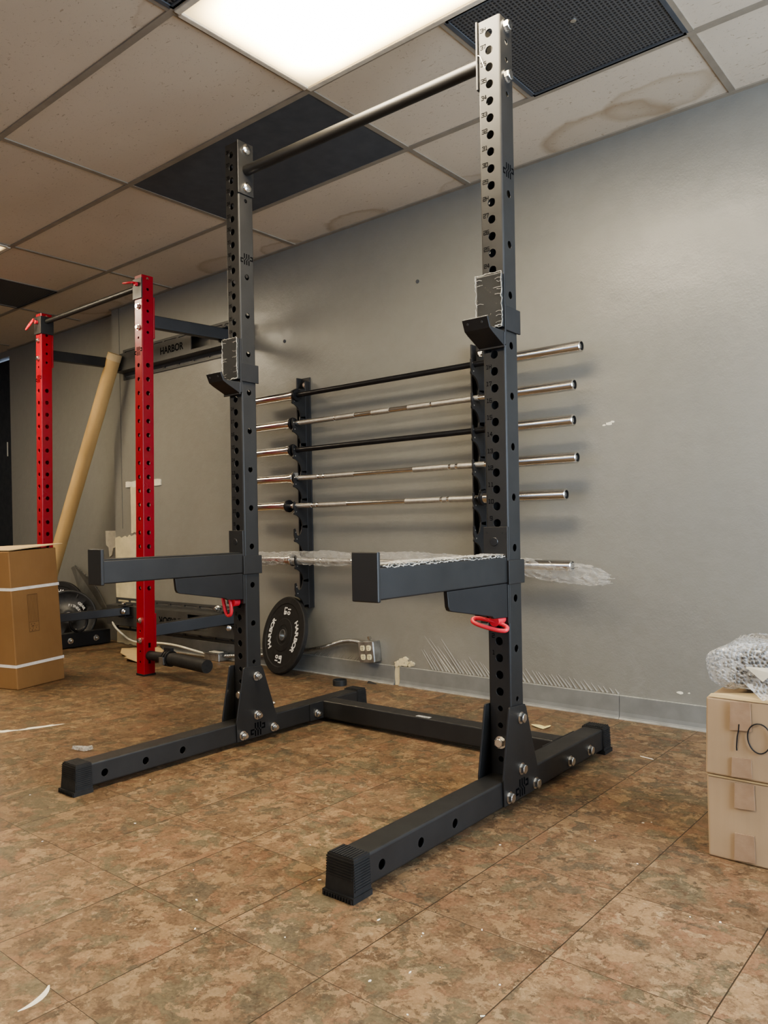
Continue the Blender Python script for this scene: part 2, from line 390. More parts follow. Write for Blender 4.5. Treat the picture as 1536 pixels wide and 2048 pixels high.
struct(MB().box(XR,XR+.12,YF,WY0,0,H).box(XR,XR+.12,WY1,.2,0,H).box(XR,XR+.12,WY0,WY1,0,WZ0).box(XR,XR+.12,WY0,WY1,WZ1,H),'wall_right',M['wall2'])
wf=MB()
for y in (WY0,(WY0+WY1)/2-.02,WY1-.04): wf.box(XR+.03,XR+.09,y,y+.04,WZ0,WZ1)
wf.box(XR+.03,XR+.09,WY0,WY1,WZ0,WZ0+.04).box(XR+.03,XR+.09,WY0,WY1,WZ1-.04,WZ1)
struct(wf,'window_1',M['galv'])
dr=struct(MB().box(XL,-6.365,REC+.03,REC+.07,0,2.43),'door_1',M['dark_door'])
MB().box(-6.50,-6.485,REC+.026,REC+.031,1.55,1.68).build('white_tag',M['wht_mark'],dr)
# vinyl base: two runs with a bare gap between them
def cove(x0,x1):
    mb=MB().prism([(-.001,.0),(-.016,.0),(-.0155,.006),(-.011,.014),(-.0085,.03),(-.0085,.098),(-.006,.1),(-.001,.1)],'x',x0,x1)
    mb.box(x0,x1,-.019,-.012,.0,.007,1); mb.box(x0,x1,-.0088,-.001,.099,.1015,1); return mb
struct(cove(XS+.28,-1.838),'baseboard_back',[M['base'],M['base_lip']])
struct(cove(-1.803,-.594),'baseboard_back',[M['base'],M['base_lip']])
struct(cove(-.592,XR),'baseboard_back',[M['base'],M['base_lip']])
def blob(x0,x1,z0,z1,n,amp,y=-.003):
    """ragged flat patch lying on the wall"""
    pts=[]
    for i in range(n): pts.append((x0+(x1-x0)*i/n,z0+random.uniform(-amp,amp)))
    for i in range(n): pts.append((x1+random.uniform(-amp,amp)*.5,z0+(z1-z0)*i/n))
    for i in range(n): pts.append((x1-(x1-x0)*i/n,z1+random.uniform(-amp,amp)))
    for i in range(n): pts.append((x0+random.uniform(-amp,amp)*.5,z1-(z1-z0)*i/n))
    return pts
tr=MB()
tr.prism(blob(-1.836,-1.805,.0,.104,7,.004),'y',-.006,0)
for k in range(26):   # crumbling plaster above the gap
    x=random.uniform(-1.84,-1.70); z=.106+random.random()*.05*(1-abs(x+1.77)/.09)
    r=random.uniform(.006,.016); tr.prism([(x+r*math.cos(a)*random.uniform(.6,1.3),z+r*math.sin(a)*random.uniform(.5,1.1)) for a in [i*PI/3.5 for i in range(7)]],'y',-random.uniform(.004,.012),0)
struct(tr,'trim_1',M['cream'])
# combed ridges of old adhesive over the base
rg=MB()
def ridge(x,z,L,ang,w):
    dx,dz=math.cos(ang),math.sin(ang); px,pz=-dz*w,dx*w
    a=(x,z);b_=(x+dx*L,z+dz*L)
    v=[(a[0]-px,0,a[1]-pz),(a[0]+px,0,a[1]+pz),(b_[0]+px*.4,0,b_[1]+pz*.4),(b_[0]-px*.4,0,b_[1]-pz*.4),(a[0],-.0035,a[1]),(b_[0],-.001,b_[1])]
    rg.add(v,[(0,4,5,3),(4,1,2,5),(0,1,4),(3,5,2)],0,False)
x=-1.60
while x<-.60:
    t=(x+1.60)/1.0; L=(.105*(1-t)**.6+.022)*random.uniform(.75,1.1)
    if -1.50<x<-1.40: L*=1.75
    ridge(x+.01,.103,L,2.25+random.uniform(-.06,.06),random.uniform(.005,.0085)); x+=random.uniform(.016,.030)
x=-2.44
while x<-2.02:
    ridge(x,.103,random.uniform(.02,.05),.75+random.uniform(-.2,.2),.005); x+=random.uniform(.016,.034)
struct(rg,'trim_2',M['wall'])
# torn wall covering: cream patches around the corner pilaster
cr=MB()
cr.prism(blob(-4.532,-4.275,.002,.62,9,.006),'y',-.006,0)
cr.prism([(-4.53,.62),(-4.27,.62),(-4.25,.80),(-4.27,.815),(-4.32,.80),(-4.345,.812),(-4.37,.792),(-4.40,.805),(-4.45,.79),(-4.48,.802),(-4.53,.79)],'y',-.007,0)
cr.prism(blob(-4.315,-4.20,.83,1.175,9,.006),'y',-.006,0)
cr.prism(blob(-4.375,-4.17,1.165,1.205,8,.006),'y',-.0075,0,1); cr.prism(blob(-4.17,-3.935,1.162,1.205,6,.004),'y',-.006,0,1)
struct(cr,'trim_3',[M['cream'],M['tape']])
cr2=MB().prism([(-4.785,.845),(-4.545,.845),(-4.545,.735),(-4.62,.725),(-4.68,.71),(-4.70,.655),(-4.735,.64),(-4.745,.715),(-4.78,.735)],'y',REC-.006,REC)
struct(cr2,'trim_4',M['tape'])
struct(MB().box(XS+.10,XS+.102,-.002,0,.86,H),'trim_5',M['dark_panel'])
# small marks on the wall
mk=MB()
for (px,pz,r) in ((-.622,1.272,.012),(-.606,1.279,.008),(-.645,1.268,.006),(-.337,.143,.010),(-.30,.145,.004)):
    mk.prism([(px+r*1.3*math.cos(a)*random.uniform(.7,1.2),pz+r*.6*math.sin(a)*random.uniform(.7,1.2)) for a in [i*PI/5 for i in range(10)]],'y',-.002,0)
struct(mk,'trim_6',M['chip'])
for nm,(px,pz) in (('trim_7',(-1.644,2.105)),('trim_8',(-2.647,1.962))):
    struct(MB().cyl((px,0,pz),(px,-.004,pz),.010,10),nm,M['dark_panel'])

# ceiling grid
gy=[-.495,-1.108,-1.718,-2.328,-2.938,-3.548,-4.158,-4.768,-5.378,-5.988,-6.598]; gx=[-1.310+1.2195*k for k in range(-5,4)]
gr=MB(); hw=.0125
for y in gy: gr.box(XL,XR,y-hw,y+hw,H-.006,H)
for x in gx:
    ys=[0]+gy+[YF]
    for a,b_ in zip(ys,ys[1:]): gr.box(x-hw,x+hw,b_+hw,a-hw,H-.005,H)
for x,r in ((-.697,1),(-4.985+.61-.005,1),(gx[5]+.61,3)):
    gr.box(x-hw,x+hw,gy[r]+hw,gy[r-1]-hw,H-.005,H)
gr.box(XS,XR,-.022,0,H-.006,H); gr.box(-6.36,XS,REC-.022,REC,H-.006,H)
struct(gr,'trim_9',M['grid'])
# dark panel and grilles sitting in the grid
def panel(name,label,cat,x0,x1,y0,y1,mat):
    cxx,cyy=(x0+x1)/2,(y0+y1)/2; w,d=(x1-x0)/2-hw,(y1-y0)/2-hw
    o=MB().box(-w,w,-d,d,-.003,.0).build(name,mat,loc=(cxx,cyy,H)); return tag(o,label,cat)
panel('ceiling_panel','black two by four ceiling panel above the pull-up bar','ceiling panel',gx[4],gx[5],gy[1],gy[0],M['dark_panel'])
def vent(label,x0,x1,y0,y1):
    cxx,cyy=(x0+x1)/2,(y0+y1)/2; w,d=(x1-x0)/2-hw,(y1-y0)/2-hw
    t=thing('air_vent',label,'vent',(cxx,cyy,H))
    MB().box(-w,w,-d,d,-.002,0).build('grille',M['grille'],t)
    f=MB(); 
    for a in (-1,1): f.box(-w,w,a*d-.008,a*d+.008,-.006,0); f.box(a*w-.008,a*w+.008,-d,d,-.006,0)
    f.build('frame',M['dark_panel'],t); return t
t=vent('dark perforated ceiling vent behind the top of the near upright',-.697,gx[6],gy[1],gy[0])
MB().cyl((.03,-.02,-.002),(.03,-.02,-.005),.010,14).build('screw',M['galv'],t)
vent('dark ceiling vent above the far red upright, at the left picture edge',-4.98,-4.37,gy[1],gy[0])
vent('dark ceiling vent mostly cut off by the top edge, left of the lit panel',gx[5],gx[5]+.61,gy[3],gy[2])
def troffer(label,x0,y0):
    x1,y1=x0+1.2195,y0+.61
    t=thing('ceiling_light',label,'ceiling light',((x0+x1)/2,(y0+y1)/2,H))
    w,d=.60,.295
    f=MB()
    for a in (-1,1): f.box(-w,w,a*d-.011 if a<0 else d-.011,a*d+.011 if a<0 else d+.011,-.012,0); f.box(a*w-.011,a*w+.011,-d+.011,d-.011,-.012,0)
    f.build('frame',M['fixture'],t,bevel=.003)
    MB().box(-w+.011,w-.011,-d+.011,d-.011,-.005,-.001).build('diffuser',M['diffuser'],t); return t
troffer('lit fluorescent ceiling panel glowing at the top of the picture',gx[5],gy[2])
troffer('lit ceiling panel peeking in at the left picture edge',gx[2],gy[2])
troffer('lit ceiling panel farther back behind the viewpoint',gx[5],gy[6])
troffer('lit ceiling panel behind the viewpoint on the left',gx[3],gy[6])

# ------------------------------------------------------------------ bolts
def bolt_meshes():
    h=MB().cyl((0,0,0),(0,0,.0025),.0145,20).cyl((0,0,.0025),(0,0,.0115),.0118,6,smooth=False).cyl((0,0,.0115),(0,0,.0125),.0105,16,r2=.009)
    n=MB().cyl((0,0,0),(0,0,.0025),.0145,20).cyl((0,0,.0025),(0,0,.012),.0120,6,smooth=False).cyl((0,0,.012),(0,0,.0165),.0098,16,r2=.0085).cyl((0,0,.0165),(0,0,.021),.006,12)
    d=MB().lathe([(.0155,0),(.0155,.002),(.014,.006),(.009,.0095),(.004,.0105),(.0001,.0105)],(0,0,0),(0,0,1),18)
    return {k:v.mesh('bolt',M['zinc']) for k,v in (('head',h),('nut',n),('dome',d))}
BOLT=bolt_meshes()
def bolt(parent,p,d,kind='head',s=1.0):
    o=bpy.data.objects.new('bolt',BOLT[kind]); C.objects.link(o); o.parent=parent; o.location=p
    o.rotation_euler=Vector(d).to_track_quat('Z','Y').to_euler(); o.scale=(s,s,s); return o

# ------------------------------------------------------------------ squat rack (rack frame: x across, y toward wall)
S=.0508; Z0=.3935; W=1.1775; TW=.0762
RO=(-.458,-1.1987); PSI=.0189
ZF0,ZF1=.016,.0922          # foot tube bottom and top
ZTOP=Z0+38*S+.044
def rw(u,v,z=0):
    c,s=math.cos(PSI),math.sin(PSI); return Vector((RO[0]+u*c-v*s,RO[1]+u*s+v*c,z))
DIG={'0':[(0,0,0,1.6),(1,0,1,1.6),(0,1.6,.38,1.6),(.62,1.6,1,1.6),(0,0,.38,0),(.62,0,1,0)],
'1':[(.55,0,.55,1.6),(.2,1.6,.55,1.6),(.2,0,.9,0)],
'2':[(0,1.6,1,1.6),(1,1.6,1,.85),(0,.8,1,.8),(0,.8,0,0),(0,0,1,0),(0,1.6,0,1.42),(1,0,1,.14)],
'3':[(0,1.6,1,1.6),(1,1.6,1,.95),(1,.65,1,0),(.3,.8,1,.8),(0,0,1,0),(0,1.6,0,1.45),(0,0,0,.14)],
'4':[(.7,0,.7,1.6),(0,.5,1,.5),(0,.5,.55,1.6)],
'5':[(0,1.6,1,1.6),(0,1.6,0,.85),(0,.85,1,.85),(1,.8,1,0),(0,0,1,0),(0,0,0,.14)],
'6':[(0,0,0,1.6),(0,1.6,1,1.6),(0,.85,.4,.85),(.65,.85,1,.85),(1,.85,1,0),(0,0,.4,0),(.65,0,1,0)],
'7':[(0,1.6,1,1.6),(1,1.6,.45,0),(0,1.6,0,1.4)],
'8':[(0,0,0,1.6),(1,0,1,1.6),(0,.8,1,.8)],
'9':[(1,0,1,1.6),(0,1.6,.4,1.6),(.65,1.6,1,1.6),(0,1.6,0,.8),(0,.8,.4,.8),(.65,.8,1,.8),(0,0,1,0)]}
def number(mb,n,cx,cz,y,h=.0115,m=1):
    st=str(n); w=h/1.6; gap=w*.42; tot=len(st)*w+(len(st)-1)*gap; x=cx-tot/2; t=.0009
    for ch in st:
        for (a,b_,c_,d) in DIG[ch]:
            p=Vector((x+a*w,cz-h/2+b_*w)); q=Vector((x+c_*w,cz-h/2+d*w)); dd=(q-p).normalized()*t; nn=Vector((-dd.y,dd.x))
            p-=dd;q+=dd
            mb.add([(p.x-nn.x,y,p.y-nn.y),(q.x-nn.x,y,q.y-nn.y),(q.x+nn.x,y,q.y+nn.y),(p.x+nn.x,y,p.y+nn.y)],[(0,1,2,3)],m)
        x+=w+gap
def emblem(mb,P,w,m):
    """bars-and-hooks emblem of cut slots, their dark insides painted flat; P maps (a,b) on the face to a point"""
    def r(a0,a1,b0,b1): mb.add([P(a0*w,b0*w),P(a1*w,b0*w),P(a1*w,b1*w),P(a0*w,b1*w)],[(0,1,2,3)],m)
    for a in (-.22,0,.22): r(a-.055,a+.055,-.42,-.06); r(a-.055,a+.055,.06,.42)
    r(-.52,-.30,-.05,.05); r(.30,.52,-.05,.05); r(-.16,-.06,-.05,.05); r(.06,.16,-.05,.05)
    r(-.62,-.52,-.30,.05); r(-.52,-.36,-.30,-.20); r(.52,.62,-.05,.30); r(.36,.52,.20,.30)
rack=thing('squat_rack','tall black steel squat rack standing in the middle of the room','squat rack',(RO[0],RO[1],0),(0,0,PSI))
def make_upright():
    body=MB().sqtube('z',TW,TW,.0045,.006,ZF1,ZTOP,0,TW/2)
    me=body.mesh('upright',[M['steel'],M['slot_dark']])
    c1=MB(); c2=MB()
    for n in range(-3,39):
        r=.0127 if n>-2 else .0085
        c1.cyl((0,-.02,Z0+n*S),(0,TW+.02,Z0+n*S),r,22)
    c1.cyl((0,-.02,Z0-5*S),(0,TW+.02,Z0-5*S),.0085,18)
    for k in range(11):
        z=.319+.1523*k
        c2.cyl((-.08,TW/2,z),(.08,TW/2,z),.0115 if k else .008,20)
    for z in (2.143,2.246,2.299): c2.cyl((-.08,TW/2,z),(.08,TW/2,z),.008,18)
    me=cut(me,[c1,c2])
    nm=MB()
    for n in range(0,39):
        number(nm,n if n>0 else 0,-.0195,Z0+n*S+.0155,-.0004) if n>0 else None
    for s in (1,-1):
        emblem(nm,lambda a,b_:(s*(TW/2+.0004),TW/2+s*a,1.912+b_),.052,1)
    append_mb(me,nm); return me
UM=make_upright()
ROOTS=[]
for u in (0,-W):
    o=bpy.data.objects.new('upright',UM); C.objects.link(o); o.parent=rack; o.location=(u,0,0)
# feet
def make_foot():
    me=MB().sqtube('y',TW,ZF1-ZF0,.0045,.006,-.722,.708,0,(ZF0+ZF1)/2).mesh('foot',[M['steel'],M['slot_dark']])
    c=MB()
    for v in (-.622,-.465,-.310): c.cyl((-.08,v,.050),(.08,v,.050),.0125,22)
    return cut(me,[c])
FM=make_foot()
def shoe(front):
    mb=MB(); s=-1 if front else 1
    e=.7317 if front else .720
    y0,y1=s*e,s*(e-.062)
    ya,yb=min(y0,y1),max(y0,y1)
    mb.hexa([(-.0440,ya,.012),(.0440,ya,.012),(.0440,yb,.012),(-.0440,yb,.012)],[(-.0400,ya+(.006 if front else 0),ZF1+.003),(.0400,ya+(.006 if front else 0),ZF1+.003),(.0400,yb-(0 if front else .006),ZF1+.003),(-.0400,yb-(0 if front else .006),ZF1+.003)])
    mb.box(-.0475,.0475,ya-(.006 if front else 0),yb+(0 if front else .006),0,.0135)
    for k in range(9):   # moulded ribs
        x=-.034+k*.0085; mb.box(x-.0026,x+.0026,ya+.008,yb-.004,ZF1+.002,ZF1+.0058)
    for k in range(11):
        z=.024+k*.0062; w=.0440-.004*(z-.012)/.083
        mb.box(-w-.0022,w+.0022,ya+.004,yb-.002,z,z+.0032)
        yy=(ya+.006*(z-.012)/.083) if front else (yb-.006*(z-.012)/.083)
        if k>3: mb.box(-w+.004,w-.004,yy-.0018,yy+.0018,z,z+.003)
    for k in range(11):
        x=-.042+k*.0084; yy=ya-.006 if front else yb+.006
        mb.box(x-.002,x+.002,yy-.0025,yy+.002,.001,.010)
    return mb.mesh('rubber_shoe',M['rubber'])
SHF,SHR=shoe(True),shoe(False)
for u in (0,-W):
    o=bpy.data.objects.new('foot',FM); C.objects.link(o); o.parent=rack; o.location=(u,0,0)
    for me in (SHF,SHR):
        q=bpy.data.objects.new('rubber_shoe',me); C.objects.link(q); q.parent=o
# gusset plates
GP=[(-.060,.020),(.150,.020),(.150,.085),(.146,.094),(.080,.288),(.072,.298),(-.016,.304),(-.022,.300),(-.062,.098)]
def gusset(side):
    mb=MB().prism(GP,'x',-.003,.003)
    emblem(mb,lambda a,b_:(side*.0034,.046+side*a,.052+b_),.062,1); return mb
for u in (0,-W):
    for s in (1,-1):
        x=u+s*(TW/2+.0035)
        gusset(s).build('gusset_plate',[M['steel'],M['slot_dark']],rack,bevel=.001,loc=(x,0,0))
        kind='head' if (u==0)==(s==1) else 'nut'
        for (v,z) in ((.043,.262),(.043,.108),(-.033,.042),(.129,.042)):
            bolt(rack,(x+s*.003,v,z),(s,0,0),kind,1.25)
    bolt(rack,(u,0,Z0-4*S),(0,-1,0),'head',1.3)
# rear crossbar with bolted end flanges
cb=MB().sqtube('x',TW,TW,.0045,.006,-W+TW/2+.004,-TW/2-.004,.465,(ZF0+ZF1)/2).build('crossbar',M['steel'],rack)
for u,s in ((0,-1),(-W,1)):
    x=u+s*TW/2
    MB().box(min(x,x+s*.005),max(x,x+s*.005),.345,.585,ZF0+.002,ZF1-.001).build('flange',M['steel'],cb,bevel=.001)
    for v in (.387,.543): bolt(rack,(x+s*.005,v,.045),(s,0,0),'nut',1.25)
    for v in (.387,.543): bolt(rack,(u-s*TW/2,v,.045),(-s,0,0),'head',1.25)
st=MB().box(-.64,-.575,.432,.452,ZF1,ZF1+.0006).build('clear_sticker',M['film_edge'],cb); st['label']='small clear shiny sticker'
# pull-up bar and its flanges
pb=MB().cyl((-W+TW/2+.003,.040,2.262),(-TW/2-.003,.040,2.262),.0205,28).build('pull_up_bar',M['steel'],rack)
for u,s in ((0,-1),(-W,1)):
    x=u+s*TW/2
    MB().box(min(x,x+s*.006),max(x,x+s*.006),-.004,.077,2.165,2.372).build('flange',M['steel'],pb,bevel=.002)
    for z in (2.345,2.195):
        bolt(rack,(x+s*.006,.039,z),(s,0,0),'dome',1.35); bolt(rack,(u-s*TW/2,.035,z),(-s,0,0),'head',1.35)
tie=MB().tube([(-.036,-.004,2.268),(-.028,-.006,2.262),(-.018,-.007,2.238),(-.013,-.006,2.222)],.0012,6).build('plastic_tie',M['strap'],rack); tie['label']='thin white plastic tie stuck to the near upright'

# ------------------------------------------------------------------ J-cups and spotter arms
def film_border(mb,pts,r,amp,m=0,closed=True):
    path=[]; n=len(pts)
    for i in range(n if closed else n-1):
        a,b_=Vector(pts[i]),Vector(pts[(i+1)%n]); k=max(2,int((b_-a).length/.006))
        for j in range(k): path.append(a.lerp(b_,j/k)+Vector((random.uniform(-amp,amp),random.uniform(-amp,0),random.uniform(-amp,amp))))
    mb.tube(path,r,5,m,closed,rad=[r*random.uniform(.5,1.5) for _ in path])
def jcup(u,label,seed):
    random.seed(seed)
    p=rw(u,-.0,0); t=thing('j_cup',label,'j-cup',p,(0,0,PSI))
    br=MB()
    br.box(-.045,.045,-.011,-.0008,1.380,1.592)
    for s in (-1,1): br.box(min(s*.0387,s*.0455),max(s*.0387,s*.0455),-.011,.084,1.425,1.497)
    br.box(-.052,.045,-.016,-.011,1.372,1.418)
    br.build('bracket',M['steel_dark'],t,bevel=.0015)
    sad=MB().prism([(-.012,1.421),(-.088,1.421),(-.101,1.449),(-.109,1.446),(-.095,1.415),(-.077,1.405),(-.012,1.376)],'x',-.043,.043)
    so=sad.build('saddle',M['steel_dark'],t,bevel=.0012)
    for x in (-.026,.022): MB().cyl((x,-.1025,1.434),(x,-.1055,1.4325),.0033,10).build('rivet',M['stringer'],so)
    MB().box(-.0425,.0425,-.024,-.011,1.432,1.592).build('pad',M['uhmw'],t,bevel=.002)
    fm=MB()  # whitish ribbons and streaks stand in for highlights on the film
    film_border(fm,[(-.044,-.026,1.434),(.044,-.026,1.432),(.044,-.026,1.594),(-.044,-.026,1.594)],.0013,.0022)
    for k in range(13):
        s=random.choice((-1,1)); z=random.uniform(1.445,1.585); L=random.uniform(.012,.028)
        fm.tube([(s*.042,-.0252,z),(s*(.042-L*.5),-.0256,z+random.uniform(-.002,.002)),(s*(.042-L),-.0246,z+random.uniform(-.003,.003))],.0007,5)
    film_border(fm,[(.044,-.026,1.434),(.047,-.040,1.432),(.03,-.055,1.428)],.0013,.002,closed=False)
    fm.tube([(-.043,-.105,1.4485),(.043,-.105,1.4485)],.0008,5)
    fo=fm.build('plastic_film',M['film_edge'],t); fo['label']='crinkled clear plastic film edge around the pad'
    sheet=MB(); nx,nz=10,24; vs=[]
    for j in range(nz+1):
        for i in range(nx+1): vs.append((-.044+.088*i/nx,-.0262+random.uniform(-.0012,.0006),1.433+.161*j/nz))
    sheet.add(vs,[(j*(nx+1)+i,j*(nx+1)+i+1,(j+1)*(nx+1)+i+1,(j+1)*(nx+1)+i) for j in range(nz) for i in range(nx)],0,True)
    sf=sheet.build('film_sheet',FILM2,fo); return t
FILM2=film('thin_cling_film',.012,70,(.4,.4,.38),.2,.08)
jcup(0,'black J-cup with film-wrapped pad on the near, right-hand upright',3)
jcup(-W,'black J-cup with film-wrapped pad on the far, left-hand upright',11)
def loop_path(c,ax,ay,L,w,n=28):
    c=Vector(c);ax=Vector(ax).normalized();ay=Vector(ay).normalized(); P=[]
    for i in range(n):
        a=2*PI*i/n; sx=math.copysign(abs(math.cos(a))**.75,math.cos(a)); sy=math.copysign(abs(math.sin(a))**.75,math.sin(a))
        P.append(c+ax*sx*L/2+ay*sy*w/2)
    return P
def spotter(u,label,pin,filmed):
    p=rw(u,0,0); t=thing('spotter_arm',label,'spotter arm',p,(0,0,PSI))
    MB().sqtube('y',TW,.078,.0045,.004,-.612,-.012,0,.711).build('arm_tube',M['steel'],t)
    MB().box(-.031,.031,-.609,-.014,.7505,.7535).build('top_liner',M['uhmw'],t,bevel=.001)
    MB().box(-.041,.041,-.623,-.611,.667,.788).build('end_stop',M['steel'],t,bevel=.003)
    MB().prism([(-.330,.6715),(-.325,.630),(-.319,.620),(-.308,.616),(-.100,.581),(-.090,.574),(-.012,.570),(-.012,.6715)],'x',.026,.039).build('gusset',M['steel_dark'],t,bevel=.002)
    br=MB().box(-.041,.041,-.012,-.0008,.553,.840)
    br.box(.0387,.0455,-.012,.083,.668,.740).box(-.0455,-.0387,-.012,.083,.668,.740).box(-.052,-.030,-.018,-.012,.548,.60)
    bo=br.build('bracket',M['steel'],t,bevel=.0015)
    MB().lathe([(.0135,0),(.012,.0022),(.0001,.0024)],(-.004,-.0118,.795),(0,-1,0),20).build('stud',M['steel_dark'],bo)
    for x in (-.027,.024): MB().cyl((x,-.0118,.822),(x,-.013,.822),.003,10).build('rivet',M['uhmw'],bo)
    if pin=='flat':
        pm=MB().cyl((.016,-.012,.566),(.016,-.054,.562),.0165,22).tube(loop_path((.006,-.062,.553),(.95,.20,-.22),(-.1,.75,.55),.108,.030),.0066,8,closed=True)
    else:
        pm=MB().cyl((.004,-.012,.560),(.004,-.040,.560),.0175,22).tube(loop_path((-.018,-.046,.555),(.25,0,-.97),(.97,.0,.25),.098,.040),.0068,8,closed=True)
    po=pm.build('locking_pin',M['pin'],t); po['label']='coral red plastic pull-pin with loop handle'
    if filmed:
        random.seed(5); fm=MB()
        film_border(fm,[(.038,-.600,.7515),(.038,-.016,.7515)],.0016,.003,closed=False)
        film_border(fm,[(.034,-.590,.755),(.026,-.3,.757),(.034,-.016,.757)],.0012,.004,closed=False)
        vs=[];nx,ny=6,60
        for j in range(ny+1):
            for i in range(nx+1): vs.append((-.036+.074*i/nx,-.606+.592*j/ny,.7555+random.uniform(0,.005)))
        fm.add(vs,[(j*(nx+1)+i,j*(nx+1)+i+1,(j+1)*(nx+1)+i+1,(j+1)*(nx+1)+i) for j in range(ny) for i in range(nx)],1,True)
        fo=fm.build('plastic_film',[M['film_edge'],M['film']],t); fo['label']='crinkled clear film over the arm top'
    return t
spotter(0,'black spotter arm with film on top and level red pin, near upright','flat',True)
spotter(-W,'black spotter arm with hanging red pin, on the far left-hand upright','hang',False)

# ------------------------------------------------------------------ wall bar rack and barbells
ZB=[1.600,1.440,1.288,1.127,.970,.815,.660,.505]
def bar_rack(x0,label):
    t=thing('wall_bar_rack',label,'barbell rack',(x0,0,.38))
    bp=MB().box(-.070,.005,-.008,0,0,1.337).box(-.070,-.062,-.045,-.008,0,1.337).box(-.003,.005,-.045,-.008,0,1.31)
    bo=bp.build('back_plate',M['steel_dark'],t,bevel=.0015)
    for z in (.045,1.295): bolt(t,(-.030,-.008,z),(0,-1,0),'head',1.2)
    for i,zb in enumerate(ZB):
        z=zb-.38
        pts=[(-.040,.045),(-.088,.040),(-.092,.018),(-.100,-.004),(-.112,-.0155),(-.124,-.0155),(-.132,-.006),(-.138,.016),(-.142,.026),(-.149,.022),(-.150,-.012),(-.145,-.030),(-.150,-.042),(-.146,-.050)]
        for k in range(9):
            a=k/8*PI/2; pts.append((-.146+.062*math.sin(a)*1.0+ .0,-.050-.060*(1-math.cos(a))-.012*k/8))
        low=max(-.135,-(z)+.02)
        pts+= [(-.080,max(low,-.125)),(-.040,max(low,-.128))]
        mb=MB().prism([(a,z+b_) for a,b_ in pts],'x',-.004,.004)
        h=mb.build('hook',M['steel_dark'],t,loc=(0,0,0))
        for (yy,dz) in ((-.140,.004),(-.132,-.034)):
            MB().cyl((.004,yy,z+dz),(.0055,yy,z+dz),.0035,8).build('rivet',M['galv'],h)
    return t
bar_rack(-2.440,'black wall rack of barbell hooks left of the near upright')
bar_rack(-1.230,'black wall rack of barbell hooks partly behind the near upright')
YB=-.118
def barbell(xr,z,label,black,collar,kn,y=YB,film_on=False):
    L=2.17; sl=.415; R=.0252
    t=thing('barbell',label,'barbell',(xr-L/2,y,z),group='barbells on the wall hooks')
    h=L/2; xs=h-.43
    sh=MB(); mk_=0
    segs=[]; x=-xs
    if black: sh.cyl((-xs,0,0),(xs,0,0),.0142,18,0)
    else:
        cuts=sorted(kn); prev=-xs
        for a,b_ in cuts:
            if a>prev: sh.cyl((prev,0,0),(a,0,0),.0140,18,0)
            sh.cyl((a,0,0),(b_,0,0),.0146,18,1); prev=b_
        if prev<xs: sh.cyl((prev,0,0),(xs,0,0),.0140,18,0)
    sh.build('shaft',[M['blackbar'] if black else M['chrome'],M['knurl']],t)
    for s in (-1,1):
        mb=MB()
        prof=[(.0143,xs-.004),(.034,xs-.004),(.036,xs),(.036,xs+.010),(.034,xs+.013),(.0285,xs+.013),(.0285,xs+.042),(R+.001,xs+.045),(R,xs+.047),(R,h-.003),(R-.003,h),(R-.006,h),(R-.0065,h-.010),(.010,h-.010),(.010,h-.006),(.0001,h-.006)]
        ms=[1]*5+[0]*6+[2,2,3,3] if collar else [0]*11+[2,2,3,3]
        mb.lathe(prof,(0,0,0),(s,0,0),26,ms)
        mb.build('sleeve',[M['chrome'],M['blackbar'],M['iron'],M['galv']],t)
    return t
K1=[(-.60,-.33),(-.32,-.18),(-.06,.06),(.18,.32),(.33,.60)]
K2=[(-.62,-.47),(-.455,-.43),(-.415,-.20),(.20,.415),(.43,.455),(.47,.62)]
barbell(-.687,ZB[0],'topmost barbell on the wall, black shaft, longest reach right',True,True,[])
barbell(-.722,ZB[1],'second barbell from the top, bare chrome shaft',False,True,K1)
barbell(-.727,ZB[2],'third barbell from the top, black shaft',True,True,[])
barbell(-.714,ZB[3],'fourth barbell from the top, bare chrome shaft',False,False,K2)
barbell(-.768,ZB[4],'fifth barbell from the top, chrome, lowest of the unwrapped bars',False,True,K2)
barbell(-.746,ZB[6],'lowest barbell on the wall, chrome, inside a clear plastic bag',False,False,K2)
random.seed(21)
bag=MB(); nseg=18; path=[]
xs_=[-2.96+i*.0205 for i in range(117)]
vs=[];
def lerpk(x,K):
    for (a,u),(b_,v_) in zip(K,K[1:]):
        if x<=b_: return tuple(p+(q-p)*max(0,min(1,(x-a)/(b_-a))) for p,q in zip(u,v_))
    return K[-1][1]
BK=[(-2.96,(.030,.028,.004)),(-2.77,(.038,.030,.004)),(-2.43,(.037,.030,.012)),(-2.19,(.041,.030,.014)),(-2.04,(.031,.027,.012)),(-1.6,(.038,.028,.016)),(-1.3,(.033,.028,.006)),(-.986,(.038,.030,-.008)),(-.855,(.044,.029,-.023)),(-.735,(.045,.026,-.032)),(-.66,(.042,.020,-.037)),(-.615,(.034,.016,-.045)),(-.58,(.016,.010,-.050))]
def bagprof(x): return lerpk(x,BK)
for k,x in enumerate(xs_):
    hh,dd,dz=bagprof(x)
    for i in range(nseg):
        a=2*PI*i/nseg; jz=random.uniform(-.006,.006); jy=random.uniform(-.006,.006)
        vs.append((x,YB+math.cos(a)*dd+jy,ZB[6]+dz+math.sin(a)*hh+jz))
bag.add(vs,[(k*nseg+i,k*nseg+(i+1)%nseg,(k+1)*nseg+(i+1)%nseg,(k+1)*nseg+i) for k in range(len(xs_)-1) for i in range(nseg)],0,False)
